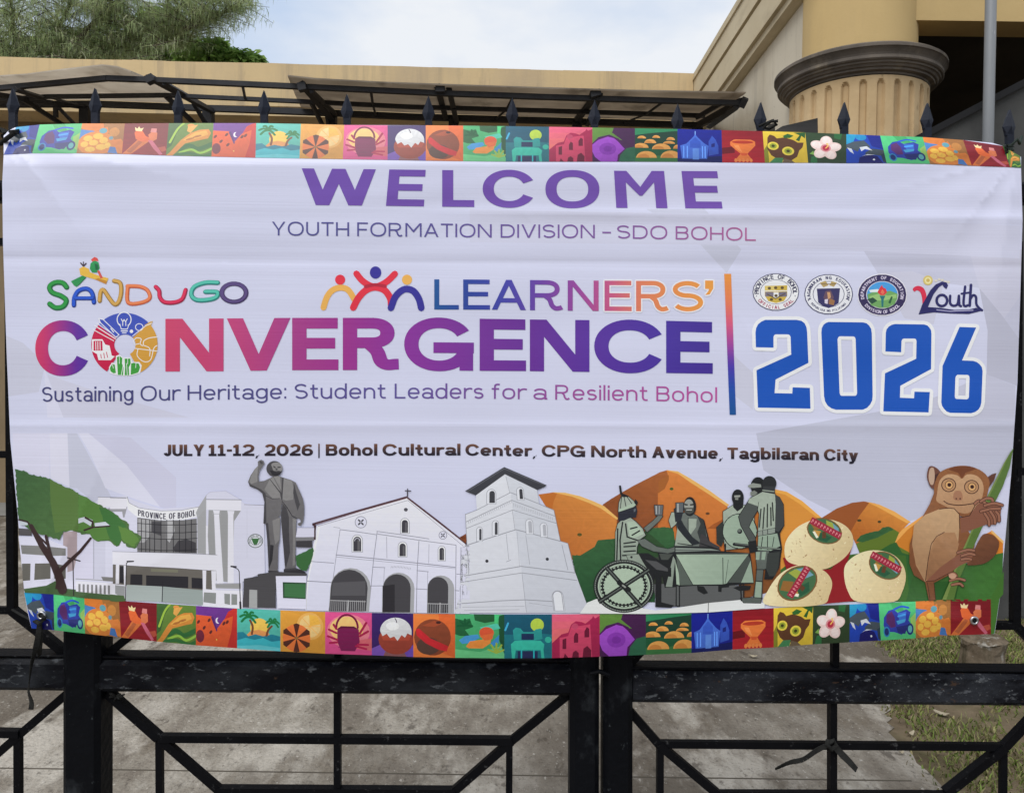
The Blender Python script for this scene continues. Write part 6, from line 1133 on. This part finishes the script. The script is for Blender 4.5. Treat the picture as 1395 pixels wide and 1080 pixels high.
for s0 in (-2.2, .9, 3.6):
    bm = BM(); fbox(bm, s0, s0 + 1.5, .37, .43, 1.0, 1.08); w_ = obj('window', bm, GREYWALL, hall)
    bm = BM(); fbox(bm, s0 + .05, s0 + 1.45, .40, .435, 1.08, 2.3); pn = obj('pane', bm, mat('dark pane', (.02, .022, .024), .15, .5), None); pn.parent = w_; pn.location = -Vector(hall.matrix_world.translation)
    bm = BM()
    for k in range(5): bar(bm, F(s0 + .05 + .35 * k, .38, 1.08), F(s0 + .05 + .35 * k, .38, 2.3), .04, .03)
    bar(bm, F(s0, .38, 2.32), F(s0 + 1.5, .38, 2.32), .05, .04); o = obj('window_frame', bm, AWN_FRAME, None); o.parent = w_; o.location = -Vector(hall.matrix_world.translation)
# sheets let some daylight through
for _mm in (AWN_ROOF, AWN_PALE):
    _n = _mm.node_tree.nodes; _l = _mm.node_tree.links; _b = _n['Principled BSDF']; _t = _n.new('ShaderNodeBsdfTranslucent'); _l.new(_b.inputs['Base Color'].links[0].from_socket, _t.inputs[0])
    _m = _n.new('ShaderNodeMixShader'); _m.inputs[0].default_value = .65; _l.new(_b.outputs[0], _m.inputs[1]); _l.new(_t.outputs[0], _m.inputs[2]); _l.new(_m.outputs[0], _n['Material Output'].inputs[0])
# ------------------------------------------------------------ awning of dark steel in front of the hall
YF = 5.1; YP = 5.85; YL = 6.75
awn = empty('awning', (0, YF, 0), 'dark steel awning frame with stained sheets along the hall front', 'awning')
hip = at(146, 107, YF); zh = hip.z
yl = depth_for(0, 120.5, zh); yl2 = depth_for(-70, 127, zh)
def beam(name, P, w, d, m=AWN_FRAME):
    bm = BM()
    for a, b in zip(P, P[1:]): bar(bm, a, b, w, d, (0, 0, 1))
    return obj(name, bm, m, awn)
FB = [at(-70, 127, yl2), at(0, 120.5, yl), hip, at(200, 109, YF), at(410, 118.5, YF), at(600, 127.5, YF), at(740, 132.5, YF), at(1012, 141, YF)]
beam('front_beam', FB, .042, .042)
PB = [at(-60, 140, YP), at(64, 132, YP), at(227, 130, YP), at(245, 131, YP), at(410, 138.5, YP), at(560, 146, YP), at(740, 151, YP), at(960, 158, YP)]
beam('purlin', PB, .036, .036)
LB = [at(-60, 143, YL), at(130, 142, YL), at(300, 148.5, YL), at(430, 153.5, YL), at(560, 159.5, YL), at(860, 168, YL), at(950, 171, YL)]
beam('ledger', LB, .05, .06)
def roofsheet(top, low, mt):
    """sheet laid over the bars: matching chains of front and back points, with a little thickness and droop"""
    bm = BM(); U = Vector((0, 0, .012)); n = len(top); rows = []
    m_ = [(a + b) / 2 + Vector((0, 0, -.012)) for a, b in zip(top, low)]
    for P in (top, m_, low): rows.append(([bm.verts.new(p + U + Vector((0, 0, .035))) for p in P], [bm.verts.new(p + Vector((0, 0, .035))) for p in P]))
    for (a, a2), (b, b2) in zip(rows, rows[1:]):
        for k in range(n - 1): bm.faces.new((a[k], a[k+1], b[k+1], b[k])); bm.faces.new((a2[k+1], a2[k], b2[k], b2[k+1]))
    for k in range(n - 1): bm.faces.new((rows[0][0][k+1], rows[0][0][k], rows[0][1][k], rows[0][1][k+1])); bm.faces.new((rows[2][0][k], rows[2][0][k+1], rows[2][1][k+1], rows[2][1][k]))
    for k in (0, n - 1):
        for (a, a2), (b, b2) in zip(rows, rows[1:]): bm.faces.new((a[k], b[k], b2[k], a2[k]))
    return obj('roof_sheet', bm, mt, awn)
roofsheet([at(-70, 117, yl2 - .1), at(0, 110, yl - .1), at(36, 108, YF - .02), at(90, 101, YF - .08), at(140, 95.5, YF - .1), at(160, 98, YF - .1), at(178, 104, YF - .08), at(238, 128, YP - .1)], [at(-70, 140, YL), at(0, 141, YL), at(40, 141, YL), at(90, 141, YL), at(130, 141, YL), at(160, 142, YL), at(190, 143.5, YL), at(240, 145, YL)], AWN_PALE)
roofsheet([at(392, 110, YF - .1), at(430, 114, YF - .1), at(520, 119, YF - .1), at(620, 122.5, YF - .1), at(740, 126.5, YF - .1), at(860, 130, YF - .1), at(1016, 133, YF - .1)], [at(410, 151, YL), at(440, 152.5, YL), at(540, 157.5, YL), at(640, 161, YL), at(740, 164, YL), at(860, 167, YL), at(955, 170, YL)], AWN_ROOF)
def truss(P):
    bm = BM()
    for a, b, w in P: bar(bm, at(*a), at(*b), w, w)
    return obj('truss', bm, AWN_FRAME, awn)
truss([((203, 105, YF), (290, 152, YL), .045), ((224, 113, YF), (275, 142, YL), .032), ((226, 131, YP), (264, 168, YL), .04), ((263, 140, YL-.3), (282, 172, YL), .035), ((203, 104, YF-.03), (207, 113, YF-.03), .07)])
truss([((-10, 128, yl), (110, 146, YL), .045), ((20, 122, YF), (60, 134, YP), .032), ((32, 136, YP), (88, 172, YL), .04), ((76, 143, YL), (76, 160, YL), .04), ((78, 145, YL), (104, 172, YL), .035)])
truss([((411, 115, YF), (452, 162, YL), .05), ((424, 124, YF), (458, 156, YL), .034), ((424, 140, YP), (440, 172, YL), .035), ((443, 148, YL-.3), (448, 172, YL), .03), ((411, 114, YF-.03), (413, 124, YF-.03), .07)])
truss([((596, 119, YF), (607, 160, YL), .055), ((612, 123, YF), (622, 166, YL), .05), ((600, 119, YF-.03), (600, 127, YF-.03), .08)])
truss([((812, 126, YF), (786, 164, YL), .055), ((818, 130, YF), (800, 170, YL), .04), ((810, 125, YF-.03), (812, 133, YF-.03), .09)])
truss([((1012, 138, YF), (946, 174, YL), .06), ((1004, 144, YF), (966, 172, YL), .05), ((984, 140, YF-.01), (950, 160, YP), .04), ((1016, 134, YF-.05), (1010, 146, YF), .05)])
for (a_, b_) in (((60,131,YP),(118,146,YL)),((330,114.5,YF),(334,134.5,YP)),((505,123,YF),(508,143.5,YP)),((700,131,YF),(690,149.5,YP)),((905,138,YF),(880,156,YP)),((690,149.5,YP),(676,162,YL)),((508,143.5,YP),(512,157,YL)),((880,156,YP),(850,167.5,YL))): 
    bm = BM(); bar(bm, at(*a_), at(*b_), .018, .018); obj('tie_rod', bm, AWN_FRAME, awn)
for px in (117, 284, 452, 618, 786, 950):
    bm = BM(); a = at(px, 148 + (px - 117) * .03, YL); box(bm, a.x - .05, a.x + .05, a.y - .05, a.y + .05, 0, a.z); obj('post', bm, AWN_FRAME, awn)

# ------------------------------------------------------------ nearer wing on the right: cornice, render wall, corner column, beam, porch
P0 = E0
def on_line(px, py, x): v = ray(px, py); return EYE + v.z/v.x*x                 # height of an edge running towards the viewer at offset x
x0 = P0.x; z0 = P0.z; z1 = on_line(1035, 0, x0 + .01); z2 = on_line(1072, 0, x0 + .03); XW = x0 + .13
def y_on(px, py, x): v = ray(px, py); return x / v.x * v.y - DCAM
YC = y_on(1104, 60, XW)                                                       # where the wall ends in the column
cc = at(1169, 101, YC)
wing = empty('portico_wing', (cc.x, cc.y, 0), 'tall yellow portico wing with a moulded cornice and corner column on the right', 'building')
prof = [(x0, z0), (x0, z0-.05), (x0-.012, z0-.055), (x0-.012, z0-.085), (x0+.004, z0-.09), (x0+.004, z1+.012), (x0+.04, z1+.010), (x0+.04, z1-.012), (x0+.018, z1-.016), (x0+.018, z2+.03), (x0+.05, z2+.028), (x0+.05, z2-.03), (XW-.02, z2-.045), (XW+.3, z2-.045), (XW+.3, z0)]
bm = BM(); y0, y1 = YC - .2, YE + .3
a = [bm.verts.new((x, y0, z)) for x, z in prof]; b = [bm.verts.new((x, y1, z)) for x, z in prof]
for k in range(len(prof)): j = (k + 1) % len(prof); bm.faces.new((a[k], a[j], b[j], b[k]))
bm.faces.new(a[::-1]); bm.faces.new(b); obj('cornice', bm, noisemat('cornice paint', [(.3, (.52, .43, .28)), (.7, (.62, .53, .37))], 1.5, bump=.15, rough=.88, spec=.2, extra=[(5, (.52, .75), (.32, .26, .17), .6, (1, .3, 1))]), wing)
bm = BM(); box(bm, XW, XW + .25, YC - .05, YE + .3, 0, z2 - .047); obj('side_wall', bm, WINGWALL, wing)
mp_ = (YC + DCAM) / FPX
RS, RD, RR = 72 * mp_, 87 * mp_, 108 * mp_
zt = cc.z
bm = BM(); lathe(bm, [(RS, zt - .06), (RS, P0.z + 1.2)], cc.x, cc.y, 64); obj('upper_shaft', bm, OCHRE, wing, True)
bm = BM(); H_ = 31 * mp_
def crease(P):
    out = []
    for i, (r, z) in enumerate(P):
        out.append((r, z))
        if i < len(P)-1: r2, z2 = P[i+1]; out += [(r+(r2-r)*.04, z+(z2-z)*.04), (r+(r2-r)*.96, z+(z2-z)*.96)]
    return out
lathe(bm, crease([(RS, zt+.008), (RR*.97, zt+.004), (RR, zt-H_*.05), (RR, zt-H_*.17), (RR*.985, zt-H_*.20), (RR*.965, zt-H_*.27), (RR*.945, zt-H_*.36), (RR*.935, zt-H_*.44), (RR*.955, zt-H_*.46), (RR*.958, zt-H_*.58), (RR*.945, zt-H_*.63), (RR*.925, zt-H_*.65), (RR*.92, zt-H_*.72), (RR*.90, zt-H_*.74), (RR*.885, zt-H_*.82), (RR*.862, zt-H_*.84), (RR*.858, zt-H_*.92), (RD*1.005, zt-H_*.96), (RD*1.0, zt-H_*1.03), (RD*.97, zt-H_*1.06)]), cc.x, cc.y, 96)
cap_o = obj('capital', bm, CAPDARK, wing, True)
# fluted drum: round headed grooves cut in
bm = BM(); nA = 480; zs = [zt - H_*1.02 - .010 - k*.012 for k in range(12)] + [zt - H_ - .2, zt - H_ - .6, zt - H_ - 1.4, 1.2, 0]
NF = 26; ztop = zt - H_*1.02 - .035; rings = []
for z in zs:
    row = []
    for k in range(nA):
        a = 2*math.pi*k/nA; u = ((a*NF/(2*math.pi)) + .35) % 1.0 - .5; hw = .22; d = 0
        if abs(u) < hw:
            zt2 = ztop - .04*(1 - math.sqrt(max(0, 1 - (u/hw)**2)))
            if z < zt2: d = .024 * min(1, (hw - abs(u))/hw*4) * min(1, (zt2 - z)/.014)
        row.append(bm.verts.new((cc.x + (RD - d)*math.cos(a), cc.y + (RD - d)*math.sin(a), z)))
    rings.append(row)
for a, b in zip(rings, rings[1:]):
    for k in range(nA): bm.faces.new((a[k], b[k], b[(k+1) % nA], a[(k+1) % nA]))
obj('fluted_drum', bm, STONE, wing)
yb0 = YC - .28*RS/.41; zbm = at(1300, 28.5, yb0).z
bm = BM(); box(bm, cc.x, cc.x + 7, yb0, yb0 + .25, zbm, P0.z + 1.2); obj('beam', bm, OCHRE, wing)
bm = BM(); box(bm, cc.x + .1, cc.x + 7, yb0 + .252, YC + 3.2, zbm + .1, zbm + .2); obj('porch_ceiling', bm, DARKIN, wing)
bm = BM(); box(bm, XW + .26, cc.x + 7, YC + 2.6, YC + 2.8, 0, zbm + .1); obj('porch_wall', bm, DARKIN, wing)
# stair wall climbing to the right in front of the porch
YS = 3.3
def extr(bm, P, y0, y1):
    a = [bm.verts.new((p.x, y0, p.z)) for p in P]; b = [bm.verts.new((p.x, y1, p.z)) for p in P]; n = len(P)
    for k in range(n): j = (k+1) % n; bm.faces.new((a[k], b[k], b[j], a[j]))
    bm.faces.new(a); bm.faces.new(b[::-1])
stair = empty('stair_wall', (at(1300, 800, YS).x, YS, 0), 'grey stair side wall with a dark sloping coping right of the column', 'wall')
def g0(px): p = at(px, 800, YS); return Vector((p.x, YS, 0))
bm = BM(); extr(bm, [g0(1180), at(1180, 229, YS), at(1275, 179, YS), at(1700, -44, YS), g0(1700)], YS, YS + .18); obj('wall_face', bm, GREYWALL, stair)
bm = BM(); extr(bm, [at(1180, 231, YS), at(1180, 222, YS), at(1275, 171, YS), at(1700, -52, YS), at(1700, -42, YS), at(1275, 181, YS)], YS - .03, YS + .21); obj('coping', bm, mat('dark coping', (.018, .018, .019), .8, .2), stair)
# low dark sloping ledge between render wall and column
YLn = YC - .9
bm = BM(); extr(bm, [at(1036, 190, YLn), at(1066, 172, YLn), at(1114, 161, YLn), at(1115, 230, YLn), at(1036, 240, YLn)], YLn, YLn + .5)
lean = empty('dark_ledge', (at(1080, 180, YLn).x, YLn, 0), 'small dark sloping ledge, with a dark board as recess shade, at the foot of the fluted column', 'ledge')
obj('ledge_slab', bm, noisemat('dark ledge paint', [(.3, (.035, .034, .033)), (.7, (.075, .072, .07))], 4, stretch=(.3, 1, 3), rough=.8, spec=.2), lean)
bm = BM(); extr(bm, [at(1040, 186, YLn + .1), at(1077, 141, YLn + .1), at(1085, 139, YLn + .1), at(1085, 186, YLn + .1)], YLn + .51, YLn + .62); obj('recess_shade', bm, DARKIN, lean)  # dark board added where there is only a shadowed recess
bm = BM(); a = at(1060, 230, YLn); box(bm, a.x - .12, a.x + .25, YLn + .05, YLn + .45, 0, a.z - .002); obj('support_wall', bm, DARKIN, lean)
# galvanised pole
pa = at(1346, 190, 3.1); bm = BM(); tube(bm, [(pa.x + .002, 3.1, 0), (pa.x, 3.1, pa.z), (pa.x - .012, 3.1, 5.2)], .0325, 20); pole = obj('utility_pole', bm, STEEL, None, True)
tag(pole, 'slim grey galvanised pole rising behind the gate at the right of the column', 'pole')

# ------------------------------------------------------------ trees beyond the hall
def foliage(name, V, Fc, C, parent):
    me = bpy.data.meshes.new(name); me.from_pydata(V, [], Fc); ca = me.color_attributes.new('tone', 'FLOAT_COLOR', 'CORNER'); d = []
    for f, c in zip(Fc, C): d += [c[0], c[1], c[2], 1]*len(f)
    ca.data.foreach_set('color', d); m = mat(name+' green', (.1, .1, .05), .7, .2); N = m.node_tree.nodes; L = m.node_tree.links; b = N['Principled BSDF']; a = N.new('ShaderNodeVertexColor'); a.layer_name = 'tone'
    L.new(a.outputs[0], b.inputs['Base Color']); t = N.new('ShaderNodeBsdfTranslucent'); L.new(a.outputs[0], t.inputs[0]); mxs = N.new('ShaderNodeMixShader'); mxs.inputs[0].default_value = .5
    L.new(b.outputs[0], mxs.inputs[1]); L.new(t.outputs[0], mxs.inputs[2]); L.new(mxs.outputs[0], N['Material Output'].inputs[0]); me.materials.append(m)
    o = bpy.data.objects.new(name, me); link(o); o.parent = parent; o.location = -Vector(parent.matrix_world.translation); return o
YT = 13.0; rnd = random.Random(21)
tb = at(20, 500, YT); tree = empty('casuarina_tree', (tb.x, YT, 0), 'feathery grey green casuarina with drooping needles behind the hall roof', 'tree')
limbs = []
def limb(P, r0, r1): limbs.append((P, r0, r1))
root_top = at(30, 130, YT)
limb([Vector((tb.x, YT, 0)), Vector((tb.x + .1, YT, 2.5)), root_top], .22, .13)
LIMB_PX = [[(30,130),(55,70),(80,35),(105,-10),(120,-60)], [(30,130),(20,60),(15,10),(20,-60)], [(30,130),(-10,70),(-50,20),(-70,-40)], [(40,110),(85,60),(140,25),(175,-20)], [(60,100),(130,70),(190,45),(250,40),(290,0),(310,-30)], [(190,45),(240,20),(262,-15)], [(250,40),(296,22),(336,2)], [(50,90),(110,50),(150,5),(160,-40)], [(75,80),(160,72),(220,58),(262,50)], [(30,120),(0,80),(-30,50)]]
tips = []
for P in LIMB_PX:
    dy = rnd.uniform(-.9, .9); Q = [at(x, y, YT + dy*(i/len(P))) for i, (x, y) in enumerate(P)]; limb(Q, .05, .012)
    for i in range(len(Q)-1):
        for k in range(9):
            t = rnd.random(); tips.append((Q[i]*(1-t)+Q[i+1]*t, i/len(Q)))
V = []; Fc = []; C = []
GR = [(.46, .56, .28), (.56, .66, .32), (.38, .48, .25), (.66, .70, .38), (.50, .50, .36)]
def needle(p, L_, lean, w):
    k = len(V); d = Vector((lean[0], lean[1], -1)).normalized(); s = Vector((math.cos(rnd.uniform(0, 3.14)), math.sin(rnd.uniform(0, 3.14)), 0)) * w
    m_ = p + d*L_*.5 + Vector((lean[0]*.1, lean[1]*.1, .03)); e = p + d*L_
    V.extend([tuple(p - s), tuple(p + s), tuple(m_ + s), tuple(m_ - s), tuple(e)]); Fc.extend([(k, k+1, k+2, k+3), (k+3, k+2, k+4)]); c = rnd.choice(GR); f = rnd.uniform(.75, 1.25); C.extend([tuple(q*f for q in c)]*2)
sub = []
for p, t in tips:
    for j in range(4):
        a = rnd.uniform(0, 6.28); l = rnd.uniform(.35, 1.0); q = p + Vector((math.cos(a)*l, math.sin(a)*l*.8, rnd.uniform(-.1, .45))); sub.append((p, q))
        n = 18
        for k in range(n):
            u = (k + rnd.random())/n; b_ = p*(1-u)+q*u
            for _ in range(3): needle(b_ + Vector((rnd.uniform(-.06, .06), rnd.uniform(-.06, .06), rnd.uniform(-.04, .06))), rnd.uniform(.07, .24), (rnd.uniform(-.8, .8), rnd.uniform(-.8, .8)), rnd.uniform(.0025, .005))
# body of the crown, left of the picture: denser
for k in range(82):
    px = rnd.uniform(-70, 235); py = rnd.uniform(-60, 82) if px < 140 else rnd.uniform(10 + (px-140)*.35, 84); p = at(px, py, YT + rnd.uniform(-1.0, 1.6))
    if math.sin(px*.045 + 1.2)*math.sin(py*.06 + .5) + rnd.uniform(-.7, .7) < -.35: continue
    a = rnd.uniform(0, 6.28); q = p + Vector((math.cos(a)*.6, math.sin(a)*.4, rnd.uniform(-.05, .3))); sub.append((p, q))
    for u in range(30):
        b_ = p*(1-u/30)+q*(u/30)
        needle(b_ + Vector((rnd.uniform(-.1, .1), rnd.uniform(-.1, .1), rnd.uniform(-.05, .08))), rnd.uniform(.08, .28), (rnd.uniform(-.8, .8), rnd.uniform(-.8, .8)), rnd.uniform(.003, .006))
foliage('needle_crown', V, Fc, C, tree)
bm = BM()
for P, r0, r1 in limbs: tube(bm, P, [r0 + (r1 - r0)*i/(len(P)-1) for i in range(len(P))], 7)
for p, q in sub: tube(bm, [p, (p+q)/2 + Vector((0, 0, .03)), q], [.009, .006, .003], 4)
obj('trunk', bm, BARK, tree)
def broad(name, label, spots, yb, n, size, cols, seed):
    rnd = random.Random(seed); V = []; Fc = []; C = []; base = at(spots[0][0], 500, yb); t = empty(name, (base.x, yb, 0), label, 'tree', None); bm = BM()
    c0 = at(spots[0][0], spots[0][1] + 60, yb); tube(bm, [(base.x, yb, 0), (base.x + .1, yb, c0.z*.6), c0], [.16, .13, .09], 8)
    for (px, py, r) in spots:
        c = at(px, py, yb + rnd.uniform(-.5, .5)); tube(bm, [c0, (c0+c)/2 + Vector((0, 0, .1)), c], [.07, .05, .02], 6)
        for k in range(n):
            d = Vector((rnd.gauss(0, 1), rnd.gauss(0, 1), rnd.gauss(0, 1))).normalized() * r * rnd.uniform(.25, 1.0)**.5; p = c + Vector((d.x, d.y, d.z*.75)); 
            a = Vector((rnd.uniform(-1, 1), rnd.uniform(-1, 1), rnd.uniform(-.9, .2))).normalized(); s = a.cross(Vector((rnd.uniform(-.4, .4), rnd.uniform(-.4, .4), 1))).normalized(); l = size*rnd.uniform(.6, 1.3); k0 = len(V); nn = a.cross(s)*l*.12
            V.extend([tuple(p), tuple(p + a*l*.5 + s*l*.3 - nn), tuple(p + a*l), tuple(p + a*l*.5 - s*l*.3 - nn), tuple(p + a*l*.5)]); Fc.extend([(k0, k0+1, k0+4), (k0+1, k0+2, k0+4), (k0+2, k0+3, k0+4), (k0+3, k0, k0+4)]); cl = rnd.choice(cols); f = rnd.uniform(.7, 1.3); C.extend([tuple(q*f for q in cl)]*4)
    foliage('leaf_crown', V, Fc, C, t); obj('trunk', bm, BARK, t)
broad('broadleaf_tree', 'bright green broadleaf tree half hidden behind the feathery casuarina', [(205,55,.7),(175,70,.8),(222,32,.5),(140,75,.7),(235,65,.6),(100,72,.6),(60,78,.6)], 15.5, 800, .16, [(.22, .35, .07), (.29, .42, .10), (.15, .26, .06), (.10, .18, .05)], 31)
broad('broadleaf_tree', 'low green leafy tree whose tip ends the row, right of the casuarina', [(285,76,.42),(262,72,.4),(310,80,.34),(330,80,.22),(345,83,.2),(296,68,.25)], 14.4, 420, .17, [(.25, .40, .09), (.32, .46, .13), (.17, .29, .07)], 32)
